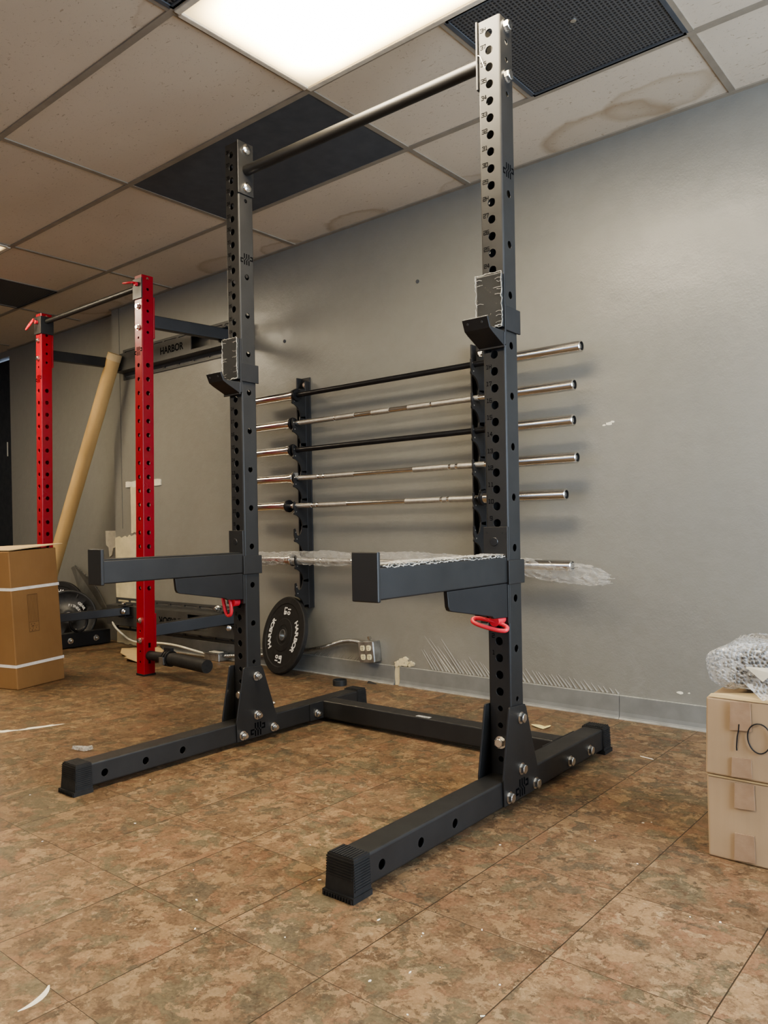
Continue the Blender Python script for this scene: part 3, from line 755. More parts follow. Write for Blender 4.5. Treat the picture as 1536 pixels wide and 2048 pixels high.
for k in range(46):   # whitish streaks that paint sparkle along the plastic's creases
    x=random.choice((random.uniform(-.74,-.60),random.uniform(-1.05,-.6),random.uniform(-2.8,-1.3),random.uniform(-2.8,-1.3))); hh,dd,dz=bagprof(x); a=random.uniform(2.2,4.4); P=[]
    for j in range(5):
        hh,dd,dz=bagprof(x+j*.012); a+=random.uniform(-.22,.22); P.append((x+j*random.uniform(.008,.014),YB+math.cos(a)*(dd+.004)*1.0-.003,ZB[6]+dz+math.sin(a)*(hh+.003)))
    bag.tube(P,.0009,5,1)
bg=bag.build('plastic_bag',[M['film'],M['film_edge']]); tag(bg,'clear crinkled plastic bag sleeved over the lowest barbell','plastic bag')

# ------------------------------------------------------------------ bumper plate leaning on the wall
def arc_text(mb,txt,R,a0,da,size,z,m,flip=False):
    """letters round an arc, tops outward; angle measured clockwise from the top"""
    n=len(txt)
    for i,ch in enumerate(txt):
        a=a0+(i-(n-1)/2)*da; rad=Vector((math.sin(a),math.cos(a),0)); tan=Vector((math.cos(a),-math.sin(a),0))
        merge(mb,text_mb(ch,size,basis(rad*R+Vector((0,0,z)),tan,rad,(0,0,1)),m,bold=.0012,sx=1.15))
def bumper(name,label,loc,normal,roll,weight=True):
    z=Vector(normal).normalized(); up=Vector((0,0,1)); y=(up-z*up.dot(z)).normalized(); x=y.cross(z)
    Mx=Matrix((x,y,z)).transposed().to_4x4()@Matrix.Rotation(roll,4,'Z')
    t=thing(name,label,'weight plate',loc,Mx.to_euler())
    th=.016; prof=[(.0255,-th),(.20,-th),(.219,-th+.001),(.225,-th+.006),(.225,th-.006),(.219,th-.001),(.186,th),(.180,th-.004),(.098,th-.004),(.094,th-.001),(.060,th-.001),(.056,th-.004),(.044,th-.004),(.040,th),(.0255,th),(.0255,-th)]
    MB().lathe(prof,(0,0,0),(0,0,1),56,m=0).build('disc',M['rubber'],t)
    MB().lathe([(.0255,th-.001),(.033,th-.0004),(.033,th+.001),(.0255,th+.0012),(.0250,-th)],(0,0,0),(0,0,1),28).build('hub_ring',M['galv'],t)
    zz=th-.0036
    for a0 in (0,PI):
        tx=MB(); arc_text(tx,'HARBOR',.142,a0,.215,.044,zz,0)
        lo=tx.build('lettering',M['white_paint'],t); lo['label']='cream white raised lettering'
    if weight:
        for s in (1,-1):
            tx=MB()
            for k,(w_,dy) in enumerate((('10',.019),('LB',-.019))):
                merge(tx,text_mb(w_,.040,basis((s*.140,-s*dy,zz),(-s,0,0),(0,-s,0),(0,0,1)),0,bold=.0012,sx=1.1))
            lo=tx.build('lettering',M['white_paint'],t); lo['label']='cream white raised lettering'
    return t
bn=Vector((-.20,-.95,.24)).normalized()
bumper('bumper_plate','black ten pound bumper plate leaning on the wall below the bar hooks',(-2.568,-.118,.2215),bn,PI/2)
bumper('bumper_plate','black bumper plate half hidden behind the grey iron plate',(-5.215,-.095,.2225),(.45,-.86,.13),-.50,False)
# cast iron plate
def iron_plate():
    z=Vector((.80,-.56,.20)).normalized(); y=(Vector((0,0,1))-z*z.z).normalized(); x=y.cross(z)
    t=thing('iron_plate','grey cast iron plate with lettering and grip holes, left of the black rack','weight plate',(-4.850,-.215,.199),Matrix((x,y,z)).transposed().to_euler())
    th=.018
    pr=[(.026,-th),(.202,-th),(.202,th),(.186,th),(.180,th-.012),(.066,th-.012),(.060,th-.002),(.026,th-.002),(.026,-th)]
    me=MB().lathe(pr,(0,0,0),(0,0,1),56).mesh('disc',M['iron'])
    c=MB()
    for k in range(3):
        a=2*PI*k/3+.5; P=Vector((math.cos(a)*.125,math.sin(a)*.125,0)); T=Vector((-math.sin(a),math.cos(a),0))
        c.add([],[]); c.cyl(P-Vector((0,0,.04)),P+Vector((0,0,.04)),.026,20)
    me=cut(me,[c]); o=bpy.data.objects.new('disc',me); C.objects.link(o); o.parent=t
    sp=MB()
    for k in range(6):
        a=2*PI*k/6+.15; rr=Vector((math.cos(a),math.sin(a),0)); tt=Vector((-math.sin(a),math.cos(a),0))*.006
        p=rr*.150+Vector((0,0,th-.012)); q=rr*.178+Vector((0,0,th-.012)); u=Vector((0,0,.008))
        sp.hexa([p-tt,q-tt,q+tt,p+tt],[p-tt*.6+u,q-tt*.6+u,q+tt*.6+u,p+tt*.6+u])
    sp.build('rib',M['iron'],t)
    MB().lathe([(.026,th-.001),(.033,th),(.033,th+.001),(.026,th+.001)],(0,0,0),(0,0,1),24).build('hub_ring',M['galv'],t)
    tx=MB(); arc_text(tx,'FITNESS',.086,.60,.19,.024,th-.0115,0); tx.build('lettering',M['grey_paint'],t); tx=MB(); arc_text(tx,'GEAR',.122,.86,.14,.026,th-.0115,0); tx.build('lettering',M['grey_paint'],t); tx=MB()
    for (w_,a,b_) in (('45',.045,-.115),('LB',.075,-.150)): merge(tx,text_mb(w_,.034,basis((a,b_,th-.0115),(.9,.43,0),(-.43,.9,0),(0,0,1)),0,bold=.002))
    tx.build('lettering',M['grey_paint'],t)
iron_plate()

# torn grey vinyl sheet leaning in the recess
random.seed(9)
outline=[(-5.31,.545),(-5.27,.558),(-5.24,.562),(-5.19,.552),(-5.12,.522),(-5.02,.485),(-4.94,.43),(-4.88,.382),(-4.83,.32),(-4.77,.251),(-4.71,.19),(-4.645,.13),(-4.60,.04),(-4.61,.0),(-4.98,.0),(-5.04,.12),(-5.07,.255),(-5.13,.34),(-5.19,.40),(-5.24,.47)]
pts=[]
for i,(a,b_) in enumerate(outline):
    pts.append((a,b_))
    if 2<=i<=6:
        a2,b2=outline[i+1]
        for k in range(1,7): pts.append((a+(a2-a)*k/7,b_+(b2-b_)*k/7+(.008 if k%2 else -.006)))
sh=MB(); n=len(pts); yy=lambda a,b_: .056-.025*max(0,(.45-b_))-.02*math.sin((a+5.3)*6)
sh.add([(a,yy(a,b_),b_) for a,b_ in pts]+[(a,yy(a,b_)+.006,b_) for a,b_ in pts],[tuple(range(n)),tuple(range(2*n-1,n-1,-1))]+[(i,n+i,n+(i+1)%n,(i+1)%n) for i in range(n)])
tag(sh.build('vinyl_scrap',M['torn']),'torn grey vinyl sheet with ragged upper edge leaning behind the weight plates','scrap')

# black beam on the floor with a hook
t=thing('steel_beam','black steel beam with bolts lying on the floor below the iron plate','steel beam',(-4.60,-.02,0))
bb=MB().box(-.045,.035,-.78,-.02,.006,.108); bb.build('beam',M['steel_dark'],t,bevel=.004)
for v in (-.34,-.14): bolt(t,(.035,v,.055),(1,0,0),'nut',1.5)
hk=MB(); pth=[(.02,-.33+.13*(1-math.cos(a))*.5+.0,.19-.075*math.sin(a)) for a in [i*PI/12 for i in range(13)]]
hk.tube([(.02,-.33,.24)]+pth+[(.02,-.20,.25)],.011,8); hk.box(.008,.032,-.275,-.255,.10,.12)
hk.build('hook',M['steel_dark'],t)

# ------------------------------------------------------------------ folding red rack on the wall
fr=thing('folding_rack','red two-post folding rack bolted to the back wall','squat rack',(-3.80,-.62,0))
FX,FY=-3.80,-.62
def make_red():
    me=MB().sqtube('z',TW,TW,.0045,.005,.008,2.315).mesh('red_upright',[M['red'],M['slot_dark']])
    c1=MB();c2=MB(); hz=[1.800-.0806*k for k in range(17)]
    for z in hz: c1.cyl((0,-.08,z),(0,.08,z),.0125,20); c2.cyl((-.08,0,z),(.08,0,z),.0135,20)
    for z in (2.017,1.958,.261,.142,.081): c1.cyl((0,-.08,z),(0,.08,z),.0075,14)
    for z in (2.298,2.236,2.171,2.111,2.049,1.989): c2.cyl((-.08,0,z),(.08,0,z),.0085,14)
    for z in (.178,.085):
        c2.box(-.08,.08,-.008,.008,z-.014,z+.014)
    me=cut(me,[c1,c2]); nm=MB()
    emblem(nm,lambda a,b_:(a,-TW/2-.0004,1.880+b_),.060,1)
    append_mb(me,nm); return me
RM=make_red()
RU=[(-3.215,.0235),(-4.412,.0285)]
for k,(x,lean) in enumerate(RU):
    o=bpy.data.objects.new('red_upright',RM); C.objects.link(o); o.parent=fr; o.location=(x-FX,0,0); o.rotation_euler=(0,lean,0)
    for z in (2.10,1.975+.0) : bolt(o,(0,-TW/2,2.137 if z>2 else 2.077-.06+.0),(0,-1,0),'head',1.2)
    if k==0:
        for z in (.323,.206): bolt(o,(0,-TW/2,z),(0,-1,0),'head',1.2)
    MB().box(-.0395,.0395,-.0395,.0395,.0,.012).build('foot_cap',M['rubber'],o)
    MB().box(-.0365,.0365,TW/2,TW/2+.010,1.96,2.20).build('back_plate',M['red'],o,bevel=.002)
    MB().box(-.0365,.0365,TW/2,TW/2+.010,.16,.36).build('back_plate',M['red'],o,bevel=.002)
def rp(k,z): return Vector((RU[k][0]+RU[k][1]*z-FX,0,z))
a,b_=rp(1,2.262),rp(0,2.262)
pb=MB().cyl(a+Vector((.03,0,0)),b_-Vector((.03,0,0)),.0165,22).build('pull_up_bar',M['steel'],fr)
for k,s in ((0,-1),(1,1)):
    c_=rp(k,2.240)
    # three-sided bracket wrapped over the post
    cp=MB().box(-.0455,.0455,-.0455,-.0388,-.062,.055).box(s*.0385 if s>0 else -.0455,.0455 if s>0 else -.0385,-.0388,.0455,-.062,.055)
    co_=cp.build('bar_bracket',M['steel'],pb,bevel=.002,loc=c_,rot=(0,RU[k][1],0))
    if k==0: pm=MB().cyl((.0,-.046,.022),(0,-.062,.022),.012,16).tube(loop_path((-.052,-.070,.034),(-1,0,.12),(0,.5,.12),.085,.030),.0055,8,closed=True)
    else: pm=MB().cyl((.0,-.046,.016),(0,-.062,.016),.012,16).tube(loop_path((-.050,-.072,.005),(-.8,0,-.35),(0.1,.4,.8),.085,.055),.006,8,closed=True)
    po=pm.build('locking_pin',M['pin'],co_); po['label']='red plastic pull-pin'
# wall stringers: flanged channel with slots and lettering
def stringer(x0,x1,z0,z1,fh,dep,flip,label):
    L=x1-x0; Hh=z1-z0
    prof=[(0,0),(-.006,0),(-.006,fh),(-dep,fh+.004),(-dep,Hh-fh-.004),(-.006,Hh-fh),(-.006,Hh),(0,Hh),(0,Hh-fh-.004),(-dep+.006,Hh-fh-.008),(-dep+.006,fh+.008),(0,fh+.004)]
    me=MB().prism(prof,'x',0,L).mesh('wall_stringer',[M['stringer'],M['slot_dark']])
    c=MB()
    for zz in (fh*.5,Hh-fh*.5):
        x=.03
        while x<L-.1:
            c.prism([(x,zz-.007),(x+.135,zz-.007),(x+.142,zz),(x+.135,zz+.007),(x,zz+.007),(x-.007,zz)],'y',-.02,.02); x+=.165
    c.box(L*.655,L*.80,-dep-.02,-dep+.02,fh+.028,Hh-fh-.018)
    me=cut(me,[c])
    X=Vector((1,0,0));Y=Vector((0,0,1))
    Mx=basis((L*.50 if not flip else L*.535,-dep-.0006,Hh*.5),X if not flip else -X,Y if not flip else -Y,(0,-1,0))
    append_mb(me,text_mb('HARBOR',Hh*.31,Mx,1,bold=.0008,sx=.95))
    o=bpy.data.objects.new('wall_stringer',me); C.objects.link(o); o.parent=fr; o.location=(x0-FX,-FY-.003,z0); o['label']=label
    return o
so=stringer(-4.375,-2.975,1.955,2.178,.046,.075,False,'upper charcoal wall channel with cut lettering')
so2=stringer(-4.53,-3.02,.105,.345,.045,.085,True,'lower charcoal wall channel with upside-down lettering')
for (x,z) in ((-3.32,.325),): bolt(fr,(x-FX,-FY-.006,z),(0,-1,0),'nut',1.5)
# fold-out arms
def arm(p,q,hh,w,label=None):
    p=Vector(p)-Vector((FX,FY,0));q=Vector(q)-Vector((FX,FY,0)); d=(q-p); L=d.length; yv=d.normalized(); xv=yv.cross(Vector((0,0,1))).normalized(); zv=xv.cross(yv)
    mb=MB().sqtube('y',w,hh,.004,.004,0,L)
    mb.xf(basis(p,xv,yv,zv)); return mb.build('folding_arm',M['steel_dark'],fr)
arm((-3.165,-.575,2.062),(-3.06,-.085,2.050),.072,.05)
arm((-4.352,-.575,2.048),(-4.345,-.085,2.060),.066,.05)
arm((-3.205,-.575,.258),(-3.05,-.095,.292),.070,.06)
arm((-4.405,-.575,.248),(-4.215,-.10,.270),.058,.05)
def hinge(x,y,z):
    t_=MB().box(-.04,.04,-.035,.035,.034,.042).box(-.04,.04,-.035,.035,-.046,-.038).cyl((0,-.005,-.055),(0,-.005,.055),.008,12)
    return t_.build('hinge',M['steel_dark'],fr,bevel=.001,loc=(x-FX,y-FY,z))
hinge(-3.05,-.115,2.050); hinge(-4.33,-.115,2.060); h1=hinge(-3.05,-.125,.290); h2=hinge(-4.215,-.125,.272)
bolt(fr,(-4.19-FX,-.16-FY,.27),(.5,-.8,0),'dome',1.2); bolt(fr,(-3.02-FX,-.16-FY,.235),(.5,-.8,0),'dome',1.2); bolt(fr,(-3.06-FX,-.12-FY,.338),(0,0,1),'dome',1.2); bolt(fr,(-4.25-FX,-.12-FY,.318),(0,0,1),'dome',1.2)
# storage peg on the near red post
pg=MB().cyl((-3.18-FX,0,.118),(-2.99-FX,0,.120),.027,22).cyl((-2.975-FX,0,.119),(-2.612-FX,-.02,.113),.036,28)
po=pg.build('storage_peg',M['rubber'],fr); po['label']='black sleeve peg sticking out sideways near the floor'
cl=MB()
for x in (-3.005,-2.985,-2.965): cl.lathe([(.040,-.004),(.045,-.004),(.045,.004),(.040,.004),(.040,-.004)],(x-FX,0,.119),(1,0,-.01),24)
cl.box(-3.015-FX,-2.955-FX,-.012,.012,.160,.178); cl.box(-3.01-FX,-2.97-FX,-.05,-.038,.09,.13,1)
cl.build('peg_collar',[M['steel_dark'],M['galv']],po)

# ------------------------------------------------------------------ paper tube, boxes
a=Vector((-4.285,-.128,2.118)); d=Vector((-.60,-.185,-1.55)); b_=a+d*(2.118/1.55); b_.z=.012
t=thing('cardboard_tube','long kraft cardboard tube leaning against the upper wall channel','cardboard tube',b_)
MB().cyl((0,0,0),a-b_,.049,36,capm=1).build('tube_body',[M['tubecard'],M['card_top']],t)
dn=(a-b_).normalized(); tp=(a-b_)
MB().lathe([(.0495,-.05),(.0505,-.048),(.0505,0),(.044,.002),(.0001,.001)],tp,dn,36).build('end_cap',M['card_top'],t)
# strapped tall carton
V=[Vector((-3.407,-1.28,0)),Vector((-3.514,-.958,0)),Vector((-3.514,-.958,0))+Vector((-.46,-.125,0)),Vector((-3.407,-1.28,0))+Vector((-.46,-.125,0))]
cen=sum(V,Vector())/4
ct=thing('shipping_carton','tall brown cardboard carton with two white straps on the left','cardboard box',cen)
Tsh=Vector((-.066,-.006,.744))
bot=[v-cen for v in V]; top=[v-cen+Tsh+Vector((0,0,.012 if i in (1,2) else 0)) for i,v in enumerate(V)]
bd=MB().hexa([bot[i] for i in (0,1,2,3)],[top[i] for i in (0,1,2,3)])
bx=bd.build('carton_body',M['card'],ct,bevel=.006,seg=3)
fl=MB(); up=Vector((0,0,.004)); fo=[(top[0]+Vector((.0,.004,0))+up),(top[1]+Vector((-.005,.045,.020))),(top[2]+up),(top[3]+up)]
fl.hexa(fo,[p+Vector((0,0,.004)) for p in fo]); fl.build('carton_flap',M['card_top'],ct)
def strap(z,dz=.016):
    mb=MB(); t0=z/.744; o=.0035
    ring=[]
    for zz in (z-dz/2,z+dz/2):
        tt=zz/.744; R=[]
        for i in range(4):
            p=bot[i].lerp(top[i],tt); c_=(sum(bot,Vector())/4).lerp(sum(top,Vector())/4,tt); q=p+(p-c_).normalized()*o; R.append(q)
        ring.append(R)
    mb.add(ring[0]+ring[1],[(i,(i+1)%4,4+(i+1)%4,4+i) for i in range(4)]); return mb.build('strap',M['strap'],ct)
strap(.538); strap(.125)
# printed stamp panel on the right side of the carton
sm=MB(); e0=(bot[1]-bot[0]); nrm=Vector((.948,.317,.06)).normalized()
def SP(a,b_): 
    t0=b_/.744; p=(bot[0].lerp(top[0],t0)).lerp(bot[1].lerp(top[1],t0),a); return p+nrm*.0012
def srect(a0,a1,b0,b1): sm.add([SP(a0,b0),SP(a1,b0),SP(a1,b1),SP(a0,b1)],[(0,1,2,3)])
A0,A1,B0,B1=.31,.52,.295,.50
for (p,q,r,s_) in ((A0,A1,B0,B0+.003),(A0,A1,B1-.003,B1),(A0,A0+.008,B0,B1),(A1-.008,A1,B0,B1),(A0,A1,B0+.052,B0+.054)): srect(p,q,r,s_)
for k in range(1,7): srect(A0+(A1-A0)*k/7,A0+(A1-A0)*k/7+.006,B0+.055,B1)
random.seed(4)
for k in range(22):
    a_=random.uniform(A0+.01,A1-.03); z_=B0+.006+random.randint(0,3)*.011; srect(a_,a_+random.uniform(.006,.018),z_,z_+.006)
sm.build('printed_label',M['stamp'],ct)
# right-hand stack
def carton(name,label,x0,y0,z0,w,d_,h,mat,seed):
    random.seed(seed); t=thing(name,label,'cardboard box',(x0+w/2,y0+d_/2,z0))
    j=lambda:random.uniform(-.004,.004)
    bb=[(-w/2,-d_/2,0),(w/2,-d_/2,0),(w/2,d_/2,0),(-w/2,d_/2,0)]; tt=[(-w/2+j(),-d_/2+j(),h),(w/2,-d_/2,h),(w/2,d_/2,h),(-w/2+j(),d_/2,h)]
    MB().hexa(bb,tt).build('carton_body',mat,t,bevel=.005,seg=3); return t
Y1=-1.190; CW=.46
c1=carton('shipping_carton','plain lower tan carton under the marked one, at the right edge',.141,Y1+.002,0,CW,.36,.203,M['card_pale'],1)
c2=carton('shipping_carton','upper tan carton marked 10 in black, at the right edge',.137,Y1,.2085,CW,.36,.194,M['card_pale'],2)
yy=-.181
def tp(par,x0,x1,z0,z1): 
    o=MB().prism([(x0,z0),(x1,z0+.003),(x1-.002,z1),(x0+.002,z1-.002)],'y',yy-.0012-.002,yy-.0002).build('packing_tape',M['ptape'],par); return o
tp(c1,-.165,-.117,.135,.200); tp(c1,-.167,-.118,.006,.075)
tp(c2,-.168,-.118,.120,.192); tp(c2,-.166,-.118,.004,.055)
fl=MB().hexa([(-.222,-.176,.1945),(-.10,-.1785,.1945),(.22,-.17,.1945),(.22,.15,.1945)],[(-.215,-.172,.203),(-.10,-.176,.201),(.22,-.17,.198),(.22,.15,.199)])
fl.build('carton_flap',M['card_top'],c2)
MB().box(-.229,.229,-.1795,-.17,.2032,.2075).build('loose_edge',M['card_top'],c1)
# handwriting: 1 and 0
hw_=MB(); YY=-.1836
hw_.tube([(-.146,YY,.137),(-.1475,YY,.122),(-.151,YY,.105),(-.153,YY,.080),(-.1525,YY,.071)],.0016,6)
pp=[]
for i in range(33):
    a_=PI*.62+2*PI*i/32*1.0; rx,rz=.0265,.036; pp.append((-.1005+rx*math.cos(a_)*(1+.06*math.sin(a_)),YY,.108+rz*math.sin(a_)))
hw_.tube(pp,.0017,6); hw_.build('handwriting',M['marker'],c2)
# bubble wrapped parcel on the stack
random.seed(15)
pc=thing('wrapped_parcel','dark part in bubble wrap resting on the carton marked 10','parcel',(.318,-1.02,.413))
inner=MB().box(-.130,.16,-.10,.12,.016,.040).box(-.125,.155,-.095,.12,.044,.066).box(-.125,.16,-.09,.12,.070,.088)
inner.build('packed_part',M['steel_dark'],pc,bevel=.004)
bw=MB(); nu,nv=40,22; vs=[]
for j in range(nv+1):
    ph=-PI/2+PI*j/nv
    for i in range(nu):
        th=2*PI*i/nu; cx_=math.copysign(abs(math.cos(th))**.22,math.cos(th)); sy_=math.copysign(abs(math.sin(th))**.22,math.sin(th)); r_=math.cos(ph)**.20 if abs(ph)<PI/2-1e-6 else 0.0
        zz=math.copysign(abs(math.sin(ph))**.5,math.sin(ph))
        jj=lambda s:random.uniform(-s,s)
        x_=.186*cx_*r_+.004; y_=.150*sy_*r_
        if x_<-.12: x_-=.012*math.sin(ph*3+1)
        z_=.0600+.0560*zz+jj(.0032)+.006*math.sin(th*3+1)
        vs.append((x_+jj(.004),y_+jj(.004),max(.0035,z_)))
bw.add(vs,[(j*nu+i,j*nu+(i+1)%nu,(j+1)*nu+(i+1)%nu,(j+1)*nu+i) for j in range(nv) for i in range(nu)],0,True)
bwo=bw.build('bubble_wrap',M['bubble'],pc)
lp=MB().add([(-.085,-.158,.073),(-.045,-.160,.040),(-.022,-.159,.062),(-.03,-.156,.075)],[(0,1,2,3)]); lp.build('paper_slip',M['tape'],pc)
tip=MB().add([(-.09,-.150,.03),(-.02,-.150,.03),(-.045,-.166,.004),(-.015,-.17,.004),(-.04,-.185,-.001)],[(0,2,4),(0,1,2),(1,3,2),(2,3,4)]); tip.build('wrap_corner',M['bubble'],pc)

# ------------------------------------------------------------------ electrics
t=thing('outlet_box','grey surface-mounted quad outlet box low on the back wall','outlet',(-1.987,0,.168))
Mo=Matrix.Rotation(-.10,4,'Y')
ob=MB().box(-.052,.052,-.062,-.001,-.056,.056); oo=ob.xf(Mo).build('box',M['galv'],t,bevel=.005)
cv=MB().box(-.052,.052,-.066,-.062,-.056,.056).xf(Mo).build('cover',M['galv'],t,bevel=.002)
for (a_,b_) in ((-.022,.022),(.022,.022),(-.022,-.026),(.022,-.026)):
    rc=MB().prism([(a_+.0155*math.cos(q)*(1),b_+max(-.0145,min(.0145,.0185*math.sin(q)))) for q in [i*PI/12 for i in range(24)]],'y',-.069,-.066)
    r_=rc.xf(Mo).build('receptacle',M['ivory'],t)
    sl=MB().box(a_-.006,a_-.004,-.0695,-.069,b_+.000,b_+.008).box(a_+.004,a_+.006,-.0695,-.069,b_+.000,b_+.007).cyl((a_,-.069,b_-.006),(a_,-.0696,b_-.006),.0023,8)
    sl.xf(Mo).build('slot',M['slot_dark'],r_)
MB().box(-.005,.010,-.035,-.028,.056,.078).cyl((.003,-.040,.074),(.003,-.022,.074),.008,10).xf(Mo).build('mounting_ear',M['zinc'],t)
# flexible conduit (corrugated)
ctl=[(-2.045,-.035,.207),(-2.10,-.03,.214),(-2.17,-.03,.210),(-2.25,-.03,.188),(-2.33,-.03,.163),(-2.45,-.03,.138),(-2.56,-.032,.117),(-2.72,-.035,.088),(-2.9,-.038,.062),(-3.05,-.045,.046),(-3.19,-.058,.033)]
def smooth(pts,k):
    o=[]; P=[Vector(p) for p in pts]
    for i in range(len(P)-1):
        p0=P[max(i-1,0)];p1=P[i];p2=P[i+1];p3=P[min(i+2,len(P)-1)]
        for j in range(k):
            t_=j/k; o.append(.5*((2*p1)+(p2-p0)*t_+(2*p0-5*p1+4*p2-p3)*t_*t_+(3*p1-p0-3*p2+p3)*t_**3))
    o.append(P[-1]); return o
ph=smooth(ctl,32)
cd=MB().tube(ph,.011,10,rad=[.0118 if i%4<2 else .0095 for i in range(len(ph))]); tag(cd.build('flexible_conduit',M['galv']),'ribbed metal conduit running along the wall to the quad outlet','conduit')
t=thing('junction_box','small galvanised junction box on the floor behind the red post','electrical box',(-3.275,-.062,0))
MB().box(-.075,.075,-.04,.04,0,.046).build('box',M['galv'],t,bevel=.004)
MB().box(-.080,.080,-.045,.045,.046,.052).build('cover',M['galv'],t,bevel=.002)
MB().box(-.05,.05,-.02,.02,.052,.0545).build('label_plate',M['tape'],t)
ph=smooth([(-3.352,-.07,.03),(-3.5,-.075,.045),(-3.68,-.08,.062),(-3.86,-.09,.065),(-4.0,-.105,.055),(-4.15,-.115,.058),(-4.28,-.105,.088),(-4.40,-.10,.14),(-4.47,-.075,.18),(-4.50,-.03,.235)],8)
tag(MB().tube(ph,.0075,10).build('conduit_pipe',M['tape']),'bent pale conduit curving up from the junction box to the corner','conduit')

# ------------------------------------------------------------------ floor litter
random.seed(31)
cb_=MB(); pts=[(-.33,-.10),(-.21,-.155),(-.05,-.165),(.06,-.12),(.20,-.14),(.33,-.05),(.36,.06),(.24,.11),(.12,.075),(.0,.125),(-.14,.09),(-.26,.13),(-.36,.02)]
n=len(pts); hz=lambda i:.004+.02*(i%3==1)+.012*(i%4==2)
cb_.add([(a_,b_,hz(i)+.0) for i,(a_,b_) in enumerate(pts)]+[(a_,b_,hz(i)+.004) for i,(a_,b_) in enumerate(pts)]+[(0,0,.016),(0,0,.020)],
        [(2*n+1,n+i,n+(i+1)%n) for i in range(n)]+[(2*n,(i+1)%n,i) for i in range(n)]+[(i,(i+1)%n,n+(i+1)%n,n+i) for i in range(n)])
tag(cb_.build('cardboard_scrap',M['card_top'],loc=(-3.84,-.21,0),rot=(0,0,-.55)),'torn flat cardboard scrap on the floor behind the near red post','cardboard scrap')
cp=MB().lathe([(.0001,.006),(.030,.006),(.032,.008),(.032,.028),(.036,.030),(.0375,.028),(.0375,.0),(.0001,.0)],(0,0,0),(0,0,1),36)
tag(cp.build('end_cap',M['uhmw'],loc=(-2.075,-.182,0)),'round black plastic cap on the floor below the outlet','plastic cap')
tag(MB().add([(-.03,-.006,0),(.032,-.004,0),(.028,.010,0),(-.03,.012,0),(-.026,.0,.012),(-.02,.010,.010)],[(0,1,4),(1,2,5,4),(2,3,5),(0,4,5,3),(3,2,1,0)]).build('plastic_wedge',M['uhmw'],loc=(-1.958,-.055,0)),'small black wedge on the floor by the baseboard gap','scrap')
def chip(name,mat,label,cat,x,y,rx,ry,rot=0,h=.0015,n=9,group=None,jag=.35,curl=0):
    P=[(rx*math.cos(a_)*random.uniform(1-jag,1+jag),ry*math.sin(a_)*random.uniform(1-jag,1+jag)) for a_ in [2*PI*i/n for i in range(n)]]
    mb=MB().add([(a_,b_,.0002+curl*abs(a_)/rx) for a_,b_ in P]+[(a_*.9,b_*.9,h+curl*abs(a_)/rx) for a_,b_ in P]+[(0,0,h)],[(i,(i+1)%n,n+(i+1)%n,n+i) for i in range(n)]+[(n+i,n+(i+1)%n,2*n) for i in range(n)])
    return tag(mb.build(name,mat,loc=(x,y,0),rot=(0,0,rot)),label,cat,group)
chip('paper_scrap',M['yellow'],'pale yellow scrap on the floor behind the near upright','scrap',-.79,-.328,.045,.022,.3,curl=.01)
chip('paint_smear',M['chip'],'longer cream paint smear on the floor near the left edge','paint smear',-2.545,-1.590,.085,.018,1.25,h=.0006,n=16,jag=.3)
chip('paint_smear',M['chip'],'shorter cream paint smear cut off by the left picture edge','paint smear',-2.605,-1.715,.045,.020,.9,h=.0006,n=14,jag=.3)
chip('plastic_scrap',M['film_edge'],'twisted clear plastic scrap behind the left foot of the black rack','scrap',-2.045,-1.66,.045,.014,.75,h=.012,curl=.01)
chip('wood_sliver',M['chip'],'thin pale sliver on the floor beyond the right foot','scrap',-.297,-.483,.03,.003,-.2,h=.002)
chip('paper_scrap',M['chip'],'small cream scrap on the floor beside the far gusset plate','scrap',-2.033,-.691,.016,.007,-.6,curl=.008)
# curved scuff at bottom left
sc_=MB(); arcp=[]
for i in range(9):
    a_=-.5+1.15*i/8; arcp.append((.075*math.cos(a_),.075*math.sin(a_),0))
for i,p in enumerate(arcp):
    pass
vs=[];
for i,p in enumerate(arcp):
    w_=.0065*math.sin(PI*(i+.6)/9.2); d_=Vector(p).normalized(); vs+= [Vector(p)-d_*w_+Vector((0,0,.0004)),Vector(p)+d_*w_+Vector((0,0,.0004))]
sc_.add(vs,[(2*i,2*i+1,2*i+3,2*i+2) for i in range(8)])
tag(sc_.build('paint_smear',M['chip'],loc=(-.685,-2.575,0),rot=(0,0,.35)),'curved cream smear on the floor in the bottom left corner','paint smear')
SPK=[(776,1740),(1000,1690),(843,1873),(846,1867),(964,1860),(964,2033),(815,2030),(387,1740),(393,1800),(360,1820),(85,1683),(270,1647),(640,1760),(1190,1682),(1275,1728),(1380,1834),(1286,1646),(1303,1645),(757,1840),(390,1858),(570,1875),(740,1962),(1000,1970),(880,1935),(820,1945),(620,1690),(60,1590),(300,1560),(500,1620),(1440,1845)]
CAM=Vector((.7825,-3.2201,.8512)); YAW,PIT,ROL,F=.6945,-.0038,-.0179,1558.44
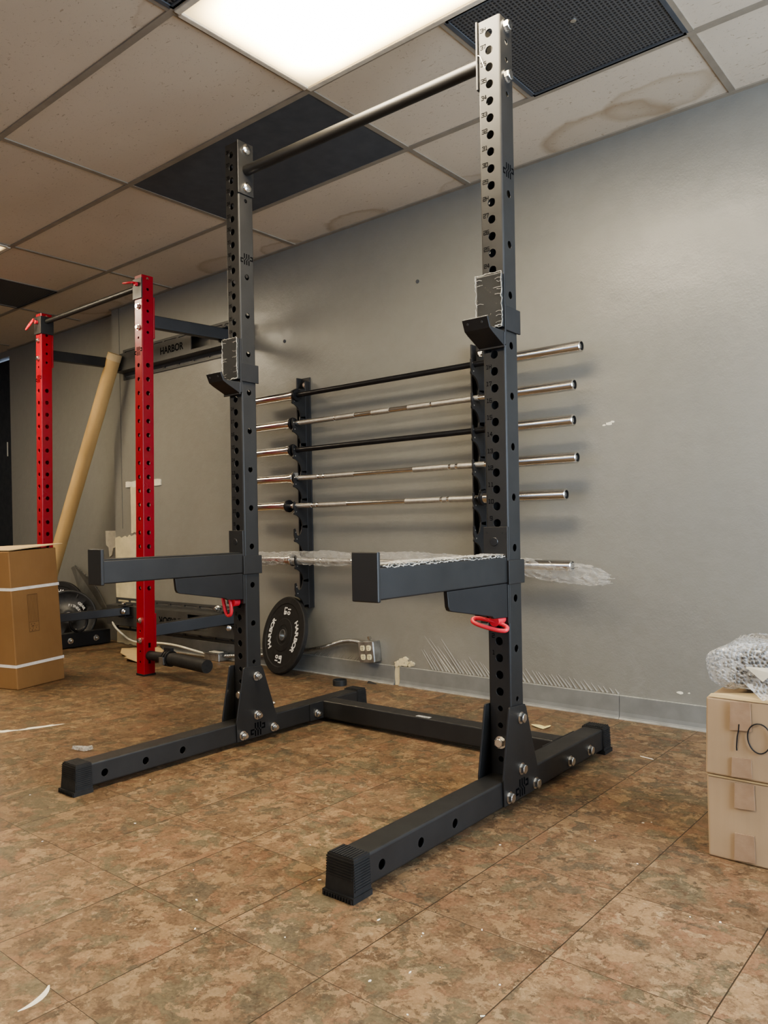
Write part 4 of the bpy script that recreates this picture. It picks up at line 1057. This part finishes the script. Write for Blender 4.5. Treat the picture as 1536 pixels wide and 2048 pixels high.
fw=Vector((-math.sin(YAW)*math.cos(PIT),math.cos(YAW)*math.cos(PIT),math.sin(PIT))); rt=Vector((math.cos(YAW),math.sin(YAW),0)); upv=rt.cross(fw)
rt2=rt*math.cos(ROL)+upv*math.sin(ROL); up2=-rt*math.sin(ROL)+upv*math.cos(ROL)
PPY=1024+32.09
for i,(px,py) in enumerate(SPK):
    d_=fw+rt2*((px-768)/F)-up2*((py-PPY)/F); q=CAM+d_*(-CAM.z/d_.z)
    r_=random.uniform(.0011,.0026)
    chip('paint_speck',M['chip'],'tiny pale speck on the brown floor','speck',q.x,q.y,r_*random.uniform(1,2.2),r_,random.uniform(0,PI),h=.0012,n=6,group='pale specks scattered on the floor')

# ------------------------------------------------------------------ camera, light, world
cam=bpy.data.cameras.new('camera'); co=bpy.data.objects.new('camera',cam); C.objects.link(co)
co.matrix_world=basis(CAM,rt2,up2,-fw)
cam.sensor_fit='VERTICAL'; cam.sensor_height=36; cam.lens=F/2048*36; cam.shift_y=32.09/2048; cam.clip_start=.05
bpy.context.scene.camera=co
L=bpy.data.lights.new('window_daylight','AREA'); L.shape='RECTANGLE'; L.size=2.35; L.size_y=1.7; L.energy=190; L.color=(.74,.86,1.0)
lo=bpy.data.objects.new('window_daylight',L); C.objects.link(lo); lo.location=(XR+.30,(WY0+WY1)/2,(WZ0+WZ1)/2); lo.rotation_euler=(0,PI/2,0)
L=bpy.data.lights.new('front_fill_light','AREA'); L.shape='RECTANGLE'; L.size=7.3; L.size_y=2.0; L.energy=95; L.color=(1.0,.95,.86)  # fill light added behind the camera to raise the ambient level
lo=bpy.data.objects.new('front_fill_light',L); C.objects.link(lo); lo.location=((FX0+FX1)/2,YF-.25,1.37); lo.rotation_euler=(PI/2,0,PI)
w=bpy.data.worlds.new('World'); bpy.context.scene.world=w; w.use_nodes=True
bgn=w.node_tree.nodes['Background']; bgn.inputs[0].default_value=(.62,.76,1,1); bgn.inputs[1].default_value=1.2
sc=bpy.context.scene
sc.view_settings.view_transform='AgX'; sc.view_settings.look='AgX - Medium High Contrast'; sc.view_settings.exposure=0.0; sc.view_settings.gamma=1.0
